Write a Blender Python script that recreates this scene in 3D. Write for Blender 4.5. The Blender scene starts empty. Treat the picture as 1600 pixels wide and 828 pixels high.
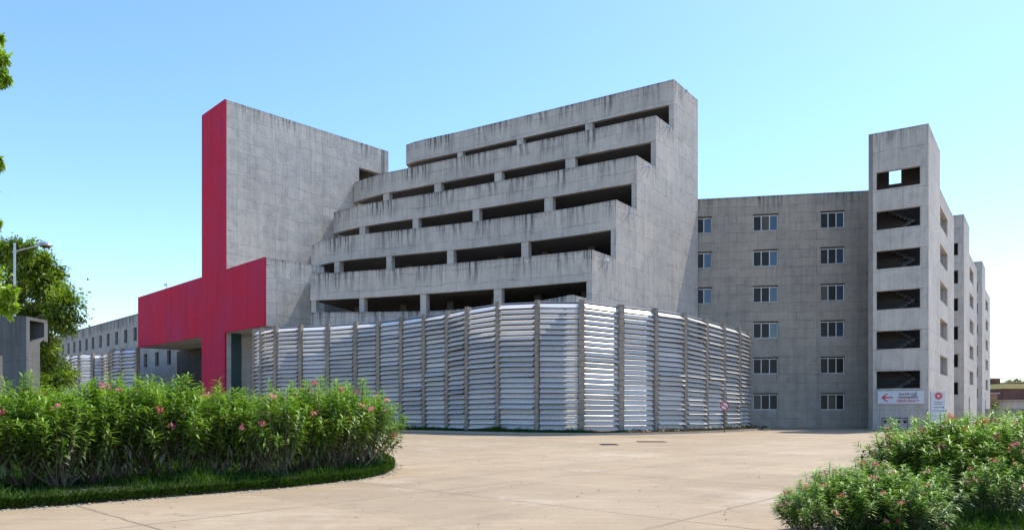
import bpy, bmesh, math, random
import numpy as np
from mathutils import Vector, Matrix
random.seed(7); np.random.seed(7)
R = math.radians
scene = bpy.context.scene
col = scene.collection

# ------------------------------------------------------------------ camera
F = 1093.0; HZ = 638.0; EYE = 1.6           # focal length and horizon in photo pixels, eye height in metres
cam_d = bpy.data.cameras.new("camera"); cam = bpy.data.objects.new("camera", cam_d); col.objects.link(cam)
cam.location = (0, 0, EYE); cam.rotation_euler = (R(90), 0, 0)
cam_d.sensor_width = 36; cam_d.lens = 36*F/1600
cam_d.shift_y = (HZ-414)/1600; cam_d.clip_end = 5000; cam_d.clip_start = .1
scene.camera = cam
# ------------------------------------------------------------------ light
SUN_EL, SUN_AZ = 60.5, 53.0                  # azimuth from +Y towards +X
w = bpy.data.worlds.new("World"); scene.world = w; w.use_nodes = True
nt = w.node_tree; nt.nodes.clear()
sky = nt.nodes.new('ShaderNodeTexSky'); sky.sky_type = 'NISHITA'; sky.sun_disc = False
sky.sun_elevation = R(SUN_EL); sky.sun_rotation = R(SUN_AZ)
sky.air_density = 1.0; sky.dust_density = .5; sky.ozone_density = 3.0; sky.altitude = 50
bg = nt.nodes.new('ShaderNodeBackground'); bg.inputs[1].default_value = .15
wo = nt.nodes.new('ShaderNodeOutputWorld')
hs = nt.nodes.new('ShaderNodeHueSaturation'); hs.inputs['Saturation'].default_value = 1.14; hs.inputs['Hue'].default_value = .503
nt.links.new(sky.outputs[0], hs.inputs['Color']); nt.links.new(hs.outputs[0], bg.inputs[0]); nt.links.new(bg.outputs[0], wo.inputs[0])
sun_d = bpy.data.lights.new("sun", 'SUN'); sun = bpy.data.objects.new("sun", sun_d); col.objects.link(sun)
sun_d.energy = 2.75; sun_d.angle = R(.55); sun_d.color = (1, .93, .82)
sd = Vector((math.sin(R(SUN_AZ))*math.cos(R(SUN_EL)), math.cos(R(SUN_AZ))*math.cos(R(SUN_EL)), math.sin(R(SUN_EL))))
sun.rotation_euler = sd.to_track_quat('Z', 'Y').to_euler()
scene.view_settings.view_transform = 'Standard'; scene.view_settings.look = 'None'
scene.view_settings.exposure = 1.04; scene.view_settings.gamma = 1
scene.render.engine = 'CYCLES'
try:
    scene.cycles.max_bounces = 8; scene.cycles.diffuse_bounces = 4
except Exception: pass

# ------------------------------------------------------------------ helpers
def P(px, py, D): return Vector(((px-800)/F*D, D, EYE+(HZ-py)/F*D))
def XY(px, D): return Vector(((px-800)/F*D, D))
def gnd(px, py):
    D = F*EYE/(py-HZ); return XY(px, D)
def ray_s(px, o, d):                                   # distance along the plan line o + d*s where the sight line of px meets it
    r = (px-800)/F
    return (r*o.y-o.x)/(d.x-r*d.y)
def tag(o, label=None, cat=None, group=None, kind=None):
    if label: o['label'] = label
    if cat: o['category'] = cat
    if group: o['group'] = group
    if kind: o['kind'] = kind
    return o
def thing(name, label, cat, loc=(0, 0, 0), rz=0, group=None):
    o = bpy.data.objects.new(name, None); col.objects.link(o); o.empty_display_size = .3
    o.location = loc; o.rotation_euler = (0, 0, rz)
    return tag(o, label, cat, group)
def copy_tree(o, parent=None):
    c = o.copy(); col.objects.link(c); c.parent = parent
    for ch in list(o.children): copy_tree(ch, c)
    return c

class MB:
    """collects faces with two UV sets: 'uv' in metres, 'top' = (u, distance below the part's top)"""
    def __init__(s): s.v = []; s.f = []; s.uv = []; s.tp = []; s.mi = []
    def face(s, pts, uvs=None, top=None, mi=0):
        n = len(s.v); pts = [Vector(p) for p in pts]; s.v += [tuple(p) for p in pts]
        s.f.append(list(range(n, n+len(pts))))
        if uvs is None:
            nr = (pts[1]-pts[0]).cross(pts[2]-pts[0])
            if nr.length > 0: nr.normalize()
            if abs(nr.z) > .7: uvs = [(p.x, p.y) for p in pts]
            else:
                t = Vector((-nr.y, nr.x, 0)); t = t.normalized() if t.length > 0 else Vector((1, 0, 0))
                uvs = [(p.dot(t), p.z) for p in pts]
        s.uv += uvs
        s.tp += [(u[0], (top-p.z) if top is not None else 50.0) for u, p in zip(uvs, pts)]
        s.mi.append(mi)
    def box(s, x0, x1, y0, y1, z0, z1, M=None, top=None, mi=0):
        c = [Vector((x, y, z)) for z in (z0, z1) for x, y in ((x0, y0), (x1, y0), (x1, y1), (x0, y1))]
        if M is not None: c = [M @ p for p in c]
        for q in ((3, 2, 1, 0), (4, 5, 6, 7), (0, 1, 5, 4), (1, 2, 6, 5), (2, 3, 7, 6), (3, 0, 4, 7)):
            s.face([c[i] for i in q], top=top, mi=mi)
    def prism(s, pts, z0, z1, top=None, mi=0):          # pts counter-clockwise in plan
        a = sum(pts[i][0]*pts[(i+1) % len(pts)][1]-pts[(i+1) % len(pts)][0]*pts[i][1] for i in range(len(pts)))
        if a < 0: pts = pts[::-1]
        n = len(pts)
        s.face([(p[0], p[1], z1) for p in pts], top=top, mi=mi)
        s.face([(p[0], p[1], z0) for p in pts[::-1]], top=top, mi=mi)
        for i in range(n):
            a, b = pts[i], pts[(i+1) % n]
            s.face([(a[0], a[1], z0), (b[0], b[1], z0), (b[0], b[1], z1), (a[0], a[1], z1)], top=top, mi=mi)
    def tube(s, a, b, r0, r1=None, n=8, mi=0, cap=True):
        a = Vector(a); b = Vector(b); r1 = r0 if r1 is None else r1
        d = (b-a).normalized(); u = d.orthogonal().normalized(); v = d.cross(u)
        ra = [a+(u*math.cos(t)+v*math.sin(t))*r0 for t in [2*math.pi*i/n for i in range(n)]]
        rb = [b+(u*math.cos(t)+v*math.sin(t))*r1 for t in [2*math.pi*i/n for i in range(n)]]
        for i in range(n):
            j = (i+1) % n; s.face([ra[i], ra[j], rb[j], rb[i]], mi=mi)
        if cap: s.face(ra[::-1], mi=mi); s.face(rb, mi=mi)
    def path(s, pts, radii, n=7):
        for i in range(len(pts)-1): s.tube(pts[i], pts[i+1], radii[i], radii[i+1], n, cap=(i == 0 or i == len(pts)-2))
    def lathe(s, prof, n=16, c=(0, 0, 0), M=None):
        c = Vector(c)
        rings = [[Vector((r*math.cos(2*math.pi*i/n), r*math.sin(2*math.pi*i/n), z)) for i in range(n)] for r, z in prof]
        rings = [[(M @ p if M else p)+c for p in r] for r in rings]
        for a, b in zip(rings, rings[1:]):
            for i in range(n):
                j = (i+1) % n; s.face([a[i], a[j], b[j], b[i]])
        s.face(rings[0][::-1]); s.face(rings[-1])
    def strip(s, pts, z0, z1, th, top=None, inward=1):   # wall of thickness th along a plan polyline; pts run left to right seen from outside
        n = len(pts); nr = []
        for i in range(n):
            d = Vector((0, 0))
            if i > 0: d += (pts[i]-pts[i-1]).normalized()
            if i < n-1: d += (pts[i+1]-pts[i]).normalized()
            d.normalize(); nr.append(Vector((-d.y, d.x))*inward)
        q = [p+m*th for p, m in zip(pts, nr)]
        L = [0]
        for i in range(n-1): L.append(L[-1]+(pts[i+1]-pts[i]).length)
        def V(p, z): return Vector((p.x, p.y, z))
        for i in range(n-1):
            a, b, c, d = pts[i], pts[i+1], q[i+1], q[i]
            s.face([V(a, z0), V(b, z0), V(b, z1), V(a, z1)], [(L[i], z0), (L[i+1], z0), (L[i+1], z1), (L[i], z1)], top)
            s.face([V(c, z0), V(d, z0), V(d, z1), V(c, z1)], [(L[i+1], z0), (L[i], z0), (L[i], z1), (L[i+1], z1)], top)
            s.face([V(a, z1), V(b, z1), V(c, z1), V(d, z1)], top=top)
            s.face([V(d, z0), V(c, z0), V(b, z0), V(a, z0)], top=top)
        a, d = pts[0], q[0]; s.face([V(d, z0), V(a, z0), V(a, z1), V(d, z1)], top=top)
        b, c = pts[-1], q[-1]; s.face([V(b, z0), V(c, z0), V(c, z1), V(b, z1)], top=top)
    def grid(s, o, d, ss, zs, solid, th, topf=None, out=1):
        """upright slab in the plane o + d*s; solid(s,z) says which cells are filled; 'out' side faces the viewer's side (right of d when -1)"""
        nrm = Vector((d.y, -d.x))*out
        def V(sv, z, k): p = o+d*sv-nrm*th*k; return Vector((p.x, p.y, z))
        S = sorted(set(round(x, 4) for x in ss)); Z = sorted(set(round(x, 4) for x in zs))
        ok = [[solid((S[i]+S[i+1])/2, (Z[j]+Z[j+1])/2) for j in range(len(Z)-1)] for i in range(len(S)-1)]
        for i in range(len(S)-1):
            tz = None
            if topf: tz = topf((S[i]+S[i+1])/2)
            for j in range(len(Z)-1):
                if not ok[i][j]: continue
                a, b, c, e = S[i], S[i+1], Z[j], Z[j+1]
                uv = [(a, c), (b, c), (b, e), (a, e)]
                f0 = [V(a, c, 0), V(b, c, 0), V(b, e, 0), V(a, e, 0)]
                f1 = [V(a, c, 1), V(b, c, 1), V(b, e, 1), V(a, e, 1)]
                if out == 1: s.face(f0, uv, tz); s.face(f1[::-1], uv[::-1], tz)
                else: s.face(f0[::-1], uv[::-1], tz); s.face(f1, uv, tz)
                def side(p, q):
                    fc = [f0[p], f0[q], f1[q], f1[p]]
                    if out == 1: fc = fc[::-1]
                    s.face(fc, top=tz)
                if j == 0 or not ok[i][j-1]: side(0, 1)
                if i == len(S)-2 or not ok[i+1][j]: side(1, 2)
                if j == len(Z)-2 or not ok[i][j+1]: side(2, 3)
                if i == 0 or not ok[i-1][j]: side(3, 0)
    def build(s, name, mats, parent=None, smooth=False):
        me = bpy.data.meshes.new(name); me.from_pydata(s.v, [], s.f)
        u = me.uv_layers.new(name='uv'); t = me.uv_layers.new(name='top')
        u.data.foreach_set('uv', np.array(s.uv, dtype=np.float32).ravel())
        t.data.foreach_set('uv', np.array(s.tp, dtype=np.float32).ravel())
        for m in (mats if isinstance(mats, (list, tuple)) else [mats]): me.materials.append(m)
        me.polygons.foreach_set('material_index', s.mi)
        if smooth:
            bm = bmesh.new(); bm.from_mesh(me); bmesh.ops.remove_doubles(bm, verts=bm.verts, dist=1e-4); bm.to_mesh(me); bm.free()
            me.polygons.foreach_set('use_smooth', [True]*len(me.polygons))
        o = bpy.data.objects.new(name, me); col.objects.link(o)
        if parent is not None: o.parent = parent
        return o

# ------------------------------------------------------------------ materials
class NT:
    def __init__(s, name):
        s.m = bpy.data.materials.new(name); s.m.use_nodes = True; s.t = s.m.node_tree
        s.b = s.t.nodes['Principled BSDF']; s.o = s.t.nodes['Material Output']
    def n(s, ty, **kw):
        x = s.t.nodes.new(ty)
        for k, v in kw.items(): setattr(x, k, v)
        return x
    def l(s, a, b): s.t.links.new(a, b)
    def uv(s, name): return s.n('ShaderNodeUVMap', uv_map=name).outputs[0]
    def obj(s): return s.n('ShaderNodeTexCoord').outputs['Object']
    def mapping(s, v, scale=(1, 1, 1), loc=(0, 0, 0), rot=(0, 0, 0)):
        m = s.n('ShaderNodeMapping'); s.l(v, m.inputs[0]); m.inputs['Scale'].default_value = scale
        m.inputs['Location'].default_value = loc; m.inputs['Rotation'].default_value = rot; return m.outputs[0]
    def noise(s, v, sc, det=4, rough=.55, dist=0):
        x = s.n('ShaderNodeTexNoise'); s.l(v, x.inputs['Vector']); x.inputs['Scale'].default_value = sc
        x.inputs['Detail'].default_value = det; x.inputs['Roughness'].default_value = rough; x.inputs['Distortion'].default_value = dist
        return x.outputs[0]
    def ramp(s, v, stops):
        x = s.n('ShaderNodeValToRGB'); s.l(v, x.inputs[0]); e = x.color_ramp.elements
        while len(e) < len(stops): e.new(.5)
        for k, (p, c) in zip(e, stops):
            k.position = p; k.color = (c, c, c, 1) if not hasattr(c, '__len__') else (*c, 1)
        return x.outputs[0]
    def math(s, op, a, b=None, c=None):
        x = s.n('ShaderNodeMath', operation=op)
        for i, v in enumerate((a, b, c)):
            if v is None: continue
            if isinstance(v, (int, float)): x.inputs[i].default_value = v
            else: s.l(v, x.inputs[i])
        return x.outputs[0]
    def mix(s, f, a, b, mode='MIX'):
        x = s.n('ShaderNodeMix', data_type='RGBA', blend_type=mode)
        for i, v in ((0, f), (6, a), (7, b)):
            if isinstance(v, (int, float)): x.inputs[i].default_value = v
            elif isinstance(v, tuple): x.inputs[i].default_value = (*v[:3], 1)
            else: s.l(v, x.inputs[i])
        return x.outputs[2]
    def sep(s, v):
        x = s.n('ShaderNodeSeparateXYZ'); s.l(v, x.inputs[0]); return x.outputs
    def comb(s, x, y, z=0.0):
        c = s.n('ShaderNodeCombineXYZ')
        for i, v in enumerate((x, y, z)):
            if isinstance(v, (int, float)): c.inputs[i].default_value = v
            else: s.l(v, c.inputs[i])
        return c.outputs[0]
    def bump(s, h, st=.3, dist=.02):
        b = s.n('ShaderNodeBump'); s.l(h, b.inputs['Height']); b.inputs['Strength'].default_value = st; b.inputs['Distance'].default_value = dist
        s.l(b.outputs[0], s.b.inputs['Normal'])
    def col(s, v):
        if isinstance(v, tuple): s.b.inputs['Base Color'].default_value = (*v, 1)
        else: s.l(v, s.b.inputs['Base Color'])
    def set(s, **kw):
        for k, v in kw.items(): s.b.inputs[k.replace('_', ' ')].default_value = v
        return s.m

def simple(name, c, rough=.6, metal=0, var=.12, sc=6):
    t = NT(name); n = t.noise(t.obj(), sc, 5)
    t.col(t.mix(n, tuple(x*(1-var) for x in c), tuple(min(1, x*(1+var)) for x in c)))
    return t.set(Roughness=rough, Metallic=metal)

def concrete(name, base=(.33, .33, .32), pw=2.4, ph=1.2, stain=1.0, warm=.5, relief=1.0, jointdark=.45, seed=0., offset=.5):
    t = NT(name); uv = t.uv('uv'); tp = t.uv('top')
    uvs = t.mapping(uv, loc=(seed, seed*.37, seed))
    wob = t.noise(uvs, .6, 4)
    wobv = t.math('MULTIPLY', t.math('SUBTRACT', wob, .5), .5)
    wf = t.math('MULTIPLY', t.math('SUBTRACT', t.noise(uvs, 5, 3), .5), .05)
    X = t.sep(uv)
    vec = t.comb(t.math('ADD', X[0], t.math('ADD', wf, seed)), t.math('ADD', X[1], t.math('ADD', wobv, wf)))
    br = t.n('ShaderNodeTexBrick'); t.l(vec, br.inputs['Vector'])
    br.inputs['Scale'].default_value = 1; br.inputs['Mortar Size'].default_value = .022; br.inputs['Mortar Smooth'].default_value = .6
    br.inputs['Brick Width'].default_value = pw; br.inputs['Row Height'].default_value = ph; br.offset = offset
    br.inputs['Color1'].default_value = (.93, .93, .935, 1); br.inputs['Color2'].default_value = (1.05, 1.045, 1.035, 1); br.inputs['Mortar'].default_value = (.9, .9, .9, 1)
    br.inputs['Bias'].default_value = 0
    big = t.noise(uvs, .16, 5, .6)
    med = t.noise(uvs, 1.3, 6, .65)
    fine = t.noise(uvs, 14, 5, .7)
    board = t.noise(t.mapping(uvs, scale=(7, .35, 1)), 1, 4, .6)
    drip = t.noise(t.mapping(uvs, scale=(2.2, .06, 1)), 1, 5, .65)
    c = t.mix(t.ramp(big, [(.3, 0.), (.7, 1.)]), tuple(x*.86 for x in base), (base[0]*(1.08+.05*warm), base[1]*1.08, base[2]*(1.06-.06*warm)))
    c = t.mix(.85, c, br.outputs[0], 'MULTIPLY')
    c = t.mix(1.0, c, t.ramp(med, [(.25, .78), (.48, 1.0), (.8, 1.1)]), 'MULTIPLY')
    c = t.mix(1.0, c, t.ramp(board, [(.3, .9), (.7, 1.07)]), 'MULTIPLY')
    c = t.mix(.8, c, t.ramp(drip, [(.34, .87), (.5, 1.0), (.75, 1.05)]), 'MULTIPLY')
    c = t.mix(.7, c, t.ramp(fine, [(.3, .88), (.7, 1.08)]), 'MULTIPLY')
    # formwork joints, broken up by noise
    brk = t.ramp(t.noise(uvs, .7, 4), [(.40, .05), (.64, 1.)])
    j = t.math('MULTIPLY', br.outputs['Fac'], brk)
    c = t.mix(t.math('MULTIPLY', j, jointdark), c, tuple(x*.32 for x in base))
    # runs of black mould below the top edge
    T = t.sep(tp)
    run = t.noise(t.mapping(tp, scale=(3.4, .22, 1), loc=(seed, 0, 0)), 1, 5, .7)
    clus = t.ramp(t.noise(t.mapping(tp, scale=(.35, .02, 1), loc=(seed+4, 3, 0)), 1, 2), [(.38, 0.), (.62, 1.)])
    ln = t.math('MULTIPLY', t.noise(t.mapping(tp, scale=(1.3, .0, 1), loc=(9, 0, 0)), 1, 3), 3.4)
    fall = t.math('SUBTRACT', 1, t.math('DIVIDE', T[1], ln)); fall = t.math('MAXIMUM', fall, 0)
    r = t.ramp(run, [(.47, 0.), (.56, 1.)])
    st = t.math('MULTIPLY', t.math('MULTIPLY', r, fall), t.math('ADD', t.math('MULTIPLY', clus, 1.1), .1))
    edge = t.ramp(T[1], [(.0, .55), (.25, 0.)])
    st = t.math('ADD', st, t.math('MULTIPLY', edge, t.noise(tp, 1.2, 3)))
    st = t.math('MINIMUM', t.math('MULTIPLY', st, .85*stain), .85)
    c = t.mix(st, c, (.05, .05, .052))
    t.col(c)
    h = t.math('ADD', t.math('MULTIPLY', j, -1.0*relief), t.math('MULTIPLY', med, .9*relief))
    h = t.math('ADD', h, t.math('MULTIPLY', board, .35))
    h = t.math('ADD', h, t.math('MULTIPLY', fine, .18))
    h = t.math('ADD', h, t.math('MULTIPLY', t.sep(br.outputs[0])[0], 2.2*relief))
    t.bump(h, .55, .05)
    return t.set(Roughness=.88, Specular_IOR_Level=.3)

M = {}
M['conc'] = concrete('concrete_parapet', (.52, .475, .42), 4.6, 1.05, 1.2, .3, .6, .8, 1.3, .5)
M['conc_side'] = concrete('concrete_side', (.49, .455, .41), 2.5, 1.3, .8, .5, 1.3, .8, 5.1)
M['conc_tower'] = concrete('concrete_slab_tower', (.58, .535, .475), 2.4, 1.0, .8, .5, 1.8, .6, 8.7)
M['conc_wing'] = concrete('concrete_wing', (.36, .325, .28), 3.2, .75, .8, .6, .8, .7, 2.2)
M['conc_stair'] = concrete('concrete_stair', (.49, .455, .41), 3.1, 1.5, .6, .4, 1.0, .7, 3.9)
M['conc_low'] = concrete('concrete_low', (.36, .345, .32), 1.9, 3.2, 3.4, .3, .6, .6, 6.6, .0)
M['conc_gate'] = concrete('render_gate', (.17, .165, .155), 6, 3, .7, .2, .5, .1, 7.7)
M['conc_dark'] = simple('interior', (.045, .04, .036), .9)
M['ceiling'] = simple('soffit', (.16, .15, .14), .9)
M['post'] = concrete('post_block', (.31, .275, .23), .6, .42, .3, 1, 1, .8, .4)
M['steel'] = simple('galvanised', (.45, .46, .47), .4, .8)
M['white_frame'] = simple('white_frame', (.62, .62, .60), .5, 0, .05)
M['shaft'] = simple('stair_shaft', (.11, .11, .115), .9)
M['dark'] = simple('black_metal', (.02, .02, .022), .5)
M['bark'] = simple('bark', (.10, .075, .05), .9, 0, .4, 14)
M['twig'] = simple('twig', (.13, .10, .065), .85, 0, .3, 20)
M['rust'] = simple('rust', (.16, .075, .04), .85, 0, .35, 12)
M['brick'] = None
def brickmat():
    t = NT('brick'); br = t.n('ShaderNodeTexBrick'); t.l(t.uv('uv'), br.inputs[0])
    br.inputs['Scale'].default_value = 1; br.inputs['Brick Width'].default_value = .5; br.inputs['Row Height'].default_value = .22
    br.inputs['Mortar Size'].default_value = .025
    br.inputs['Color1'].default_value = (.17, .06, .04, 1); br.inputs['Color2'].default_value = (.09, .04, .035, 1); br.inputs['Mortar'].default_value = (.16, .13, .12, 1)
    t.col(t.mix(.8, br.outputs[0], t.ramp(t.noise(t.obj(), .5, 6), [(.3, .5), (.7, 1.2)]), 'MULTIPLY')); return t.set(Roughness=.95)
M['brick'] = brickmat()
def redmat():
    t = NT('red_paint'); uv = t.uv('uv')
    n = t.noise(uv, .18, 5, .6); f = t.noise(uv, 2.5, 6, .6)
    c = t.mix(t.ramp(n, [(.35, 0.), (.65, 1.)]), (.50, .016, .046), (.40, .028, .078))
    c = t.mix(.6, c, t.ramp(f, [(.3, .85), (.7, 1.08)]), 'MULTIPLY')
    pt = t.ramp(t.noise(t.mapping(uv, scale=(1, .25, 1)), .8, 4), [(.58, 0.), (.66, 1.)])
    c = t.mix(t.math('MULTIPLY', pt, .35), c, (.48, .02, .05))
    c = t.mix(.7, c, t.ramp(t.noise(t.mapping(uv, scale=(1.6, .05, 1)), 1, 5, .7), [(.36, .82), (.52, 1.), (.75, 1.08)]), 'MULTIPLY')
    t.col(c); t.bump(f, .25, .02); return t.set(Roughness=.9, Specular_IOR_Level=.2)
M['red'] = redmat()
def stonemat():
    t = NT('stone_cladding'); br = t.n('ShaderNodeTexBrick'); t.l(t.uv('uv'), br.inputs[0])
    br.inputs['Scale'].default_value = 1; br.inputs['Brick Width'].default_value = .9; br.inputs['Row Height'].default_value = .45; br.inputs['Mortar Size'].default_value = .02
    br.inputs['Color1'].default_value = (.07, .055, .04, 1); br.inputs['Color2'].default_value = (.03, .026, .022, 1); br.inputs['Mortar'].default_value = (.015, .014, .012, 1)
    t.col(br.outputs[0]); return t.set(Roughness=.8)
M['stone'] = stonemat()
def slatmat():
    t = NT('aluminium_slat'); uv = t.uv('uv')
    a = t.noise(t.mapping(uv, scale=(.8, 6, 1)), 1, 3); b = t.noise(uv, 1.1, 3)
    oi = t.n('ShaderNodeTexCoord')
    wn = t.n('ShaderNodeTexWhiteNoise', noise_dimensions='2D'); oi2 = t.n('ShaderNodeObjectInfo')
    t.l(t.comb(t.math('FLOOR', t.math('DIVIDE', t.math('ADD', t.sep(uv)[1], .5), 3.3)), oi2.outputs['Random']), wn.inputs[0])
    c0 = t.mix(wn.outputs[0], (.60, .595, .59), (.92, .87, .80))
    dirt = t.ramp(t.noise(t.mapping(uv, scale=(3, 1, 1)), 2, 5, .7), [(.35, .88), (.6, 1.)])
    t.col(t.mix(.8, t.mix(.35, c0, t.mix(b, (.74, .71, .66), (.90, .86, .80))), dirt, 'MULTIPLY'))
    t.l(t.ramp(a, [(.3, .32), (.7, .42)]), t.b.inputs['Roughness'])
    t.bump(t.noise(t.mapping(uv, scale=(.5, .6, 1)), 1, 1), .12, .05)
    return t.set(Metallic=.15)
M['slat'] = slatmat()
M['back'] = simple('gap_shade_strip', (.07, .07, .072), .7, .2)  # dark colour standing in for the shaded inside of the screen
def glassmat(name, c, rough=.05):
    t = NT(name); t.col(t.mix(t.noise(t.obj(), .7, 3), tuple(x*.7 for x in c), c)); t.bump(t.noise(t.obj(), .8, 1), .04, .05)
    return t.set(Roughness=rough, Specular_IOR_Level=.25 if rough > .2 else .8)
M['glass_blue'] = glassmat('sky_glass', (.04, .07, .11), .05)
M['curtain'] = glassmat('curtain_behind_glass', (.10, .085, .065), .3)
M['glass_dark'] = glassmat('curtain_glass', (.022, .019, .016), .3)
M['glass_teal'] = glassmat('teal_glass', (.03, .08, .08), .08)

def leafmat(name, cols, trans=.35, rough=.42, spec=.5):
    """cols: colour stops by the leaf's own tint (attribute 'tint', 0 = old, 1 = fresh)"""
    t = NT(name); at = t.n('ShaderNodeAttribute', attribute_name='tint'); c = t.ramp(at.outputs['Fac'], cols)
    t.col(c); t.set(Roughness=rough, Specular_IOR_Level=spec)
    tr = t.n('ShaderNodeBsdfTranslucent'); t.l(t.mix(1.0, c, (1.25, 1.35, .55), 'MULTIPLY'), tr.inputs[0])
    mx = t.n('ShaderNodeMixShader'); mx.inputs[0].default_value = trans
    t.l(t.b.outputs[0], mx.inputs[1]); t.l(tr.outputs[0], mx.inputs[2]); t.l(mx.outputs[0], t.o.inputs[0])
    return t.m
M['oleander'] = leafmat('oleander_leaf', [(0., (.23, .215, .14)), (.3, (.15, .175, .075)), (.6, (.115, .20, .028)), (1., (.22, .37, .03))], .33)
M['petal'] = leafmat('petal', [(0., (.55, .07, .10)), (.5, (.72, .16, .26)), (1., (.80, .35, .42))], .3, .6)
M['tree_leaf'] = leafmat('tree_leaf', [(0., (.05, .08, .012)), (.5, (.11, .18, .015)), (1., (.28, .38, .025))], .45)
M['near_leaf'] = leafmat('near_leaf', [(0., (.13, .22, .02)), (1., (.32, .48, .03))], .5)
M['grass'] = leafmat('grass_blade', [(0., (.018, .04, .006)), (.6, (.045, .10, .008)), (1., (.10, .18, .02))], .35, .6, .2)
M['dry'] = leafmat('dry_plant', [(0., (.10, .05, .03)), (.5, (.14, .09, .045)), (1., (.09, .12, .03))], .2, .8, .1)
M['soil'] = simple('soil', (.035, .045, .018), .95, 0, .4, 9)
def groundmat():
    t = NT('concrete_paving'); o = t.obj(); X = t.sep(o)
    # slabs 5.3 m square, laid at 42 degrees
    a = R(42.0)
    wv = t.math('MULTIPLY', t.math('SUBTRACT', t.noise(o, 1.6, 4), .5), .10)
    n1 = t.math('ADD', t.math('ADD', t.math('MULTIPLY', X[0], math.sin(a)), t.math('MULTIPLY', X[1], math.cos(a))), wv)
    n2 = t.math('ADD', t.math('SUBTRACT', t.math('MULTIPLY', X[0], math.cos(a)), t.math('MULTIPLY', X[1], math.sin(a))), wv)
    def joint(n, ph):
        q = t.math('DIVIDE', t.math('ADD', n, ph), 5.3); fr = t.math('ABSOLUTE', t.math('SUBTRACT', t.math('FRACT', q), .5))
        return t.math('SUBTRACT', 1, t.math('MINIMUM', t.math('MULTIPLY', fr, 5.3/.04), 1)), t.math('FLOOR', q)
    j1, f1 = joint(n1, -9.06+2.65+5.3*4); j2, f2 = joint(n2, 10.2+2.65+5.3*4)
    j = t.math('MAXIMUM', j1, j2)
    cell = t.n('ShaderNodeTexWhiteNoise', noise_dimensions='2D'); t.l(t.comb(f1, f2), cell.inputs[0])
    big = t.noise(o, .12, 6, .6); med = t.noise(o, .8, 7, .65); fine = t.noise(o, 18, 6, .75)
    brush = t.noise(t.mapping(o, rot=(0, 0, R(-20)), scale=(.35, 7, 1)), 1, 5, .6)
    c = t.mix(t.ramp(big, [(.32, 0.), (.68, 1.)]), (.335, .25, .155), (.40, .312, .205))
    c = t.mix(1, c, t.ramp(cell.outputs[0], [(0., .92), (1., 1.06)]), 'MULTIPLY')
    c = t.mix(1, c, t.ramp(med, [(.25, .86), (.5, .99), (.8, 1.08)]), 'MULTIPLY')
    c = t.mix(1, c, t.ramp(brush, [(.3, .9), (.7, 1.07)]), 'MULTIPLY')
    c = t.mix(.8, c, t.ramp(fine, [(.3, .82), (.7, 1.12)]), 'MULTIPLY')
    patch = t.ramp(t.noise(t.mapping(o, loc=(31, 7, 0)), .33, 5, .7), [(.56, 0.), (.68, 1.)])
    c = t.mix(t.math('MULTIPLY', patch, .3), c, (.58, .50, .39))
    spots = t.ramp(t.noise(t.mapping(o, loc=(3, 57, 0)), 1.9, 3, .5), [(.70, 0.), (.76, 1.)])
    c = t.mix(t.math('MULTIPLY', spots, .3), c, (.18, .15, .12))
    vo = t.n('ShaderNodeTexVoronoi', feature='DISTANCE_TO_EDGE'); vo.inputs['Scale'].default_value = .22
    ow = t.n('ShaderNodeVectorMath', operation='ADD'); t.l(o, ow.inputs[0]); nz = t.n('ShaderNodeTexNoise'); t.l(o, nz.inputs['Vector']); nz.inputs['Scale'].default_value = 1.3; nz.inputs['Detail'].default_value = 5
    t.l(nz.outputs['Color'], ow.inputs[1]); t.l(ow.outputs[0], vo.inputs['Vector'])
    ck = t.math('MULTIPLY', t.ramp(vo.outputs['Distance'], [(0., 1.), (.006, 0.)]), t.ramp(t.noise(t.mapping(o, loc=(5, 5, 0)), .3, 2), [(.5, 0.), (.62, 1.)]))
    c = t.mix(t.math('MULTIPLY', ck, .55), c, (.13, .10, .08))
    wv_ = t.n('ShaderNodeTexWave', wave_type='RINGS', rings_direction='Z'); t.l(t.mapping(o, loc=(-30, 6, 0)), wv_.inputs['Vector']); wv_.inputs['Scale'].default_value = .16; wv_.inputs['Distortion'].default_value = .6
    ty = t.math('MULTIPLY', t.ramp(wv_.outputs['Fac'], [(.82, 0.), (.95, 1.)]), t.ramp(t.noise(t.mapping(o, loc=(15, 2, 0)), .25, 4, .7), [(.45, 0.), (.65, 1.)]))
    c = t.mix(t.math('MULTIPLY', ty, .22), c, (.16, .13, .105))
    oil = t.ramp(t.noise(t.mapping(o, loc=(41, 17, 0)), .55, 4, .6), [(.64, 0.), (.74, 1.)])
    c = t.mix(t.math('MULTIPLY', oil, .16), c, (.20, .155, .11))
    vis = t.ramp(t.noise(o, .35, 3), [(.3, .4), (.55, 1.)])
    c = t.mix(t.math('MULTIPLY', t.math('MULTIPLY', j, vis), .75), c, (.09, .07, .055))
    t.col(c)
    h = t.math('ADD', t.math('MULTIPLY', fine, .3), t.math('ADD', t.math('MULTIPLY', brush, .5), t.math('MULTIPLY', j, -1)))
    t.bump(h, .3, .012); return t.set(Roughness=.85, Specular_IOR_Level=.3)
M['ground'] = groundmat()

# ------------------------------------------------------------------ ground
g = MB(); g.face([(-1500, -300, 0), (1500, -300, 0), (1500, 3000, 0), (-1500, 3000, 0)])
tag(g.build('ground', M['ground']), kind='structure')

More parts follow.
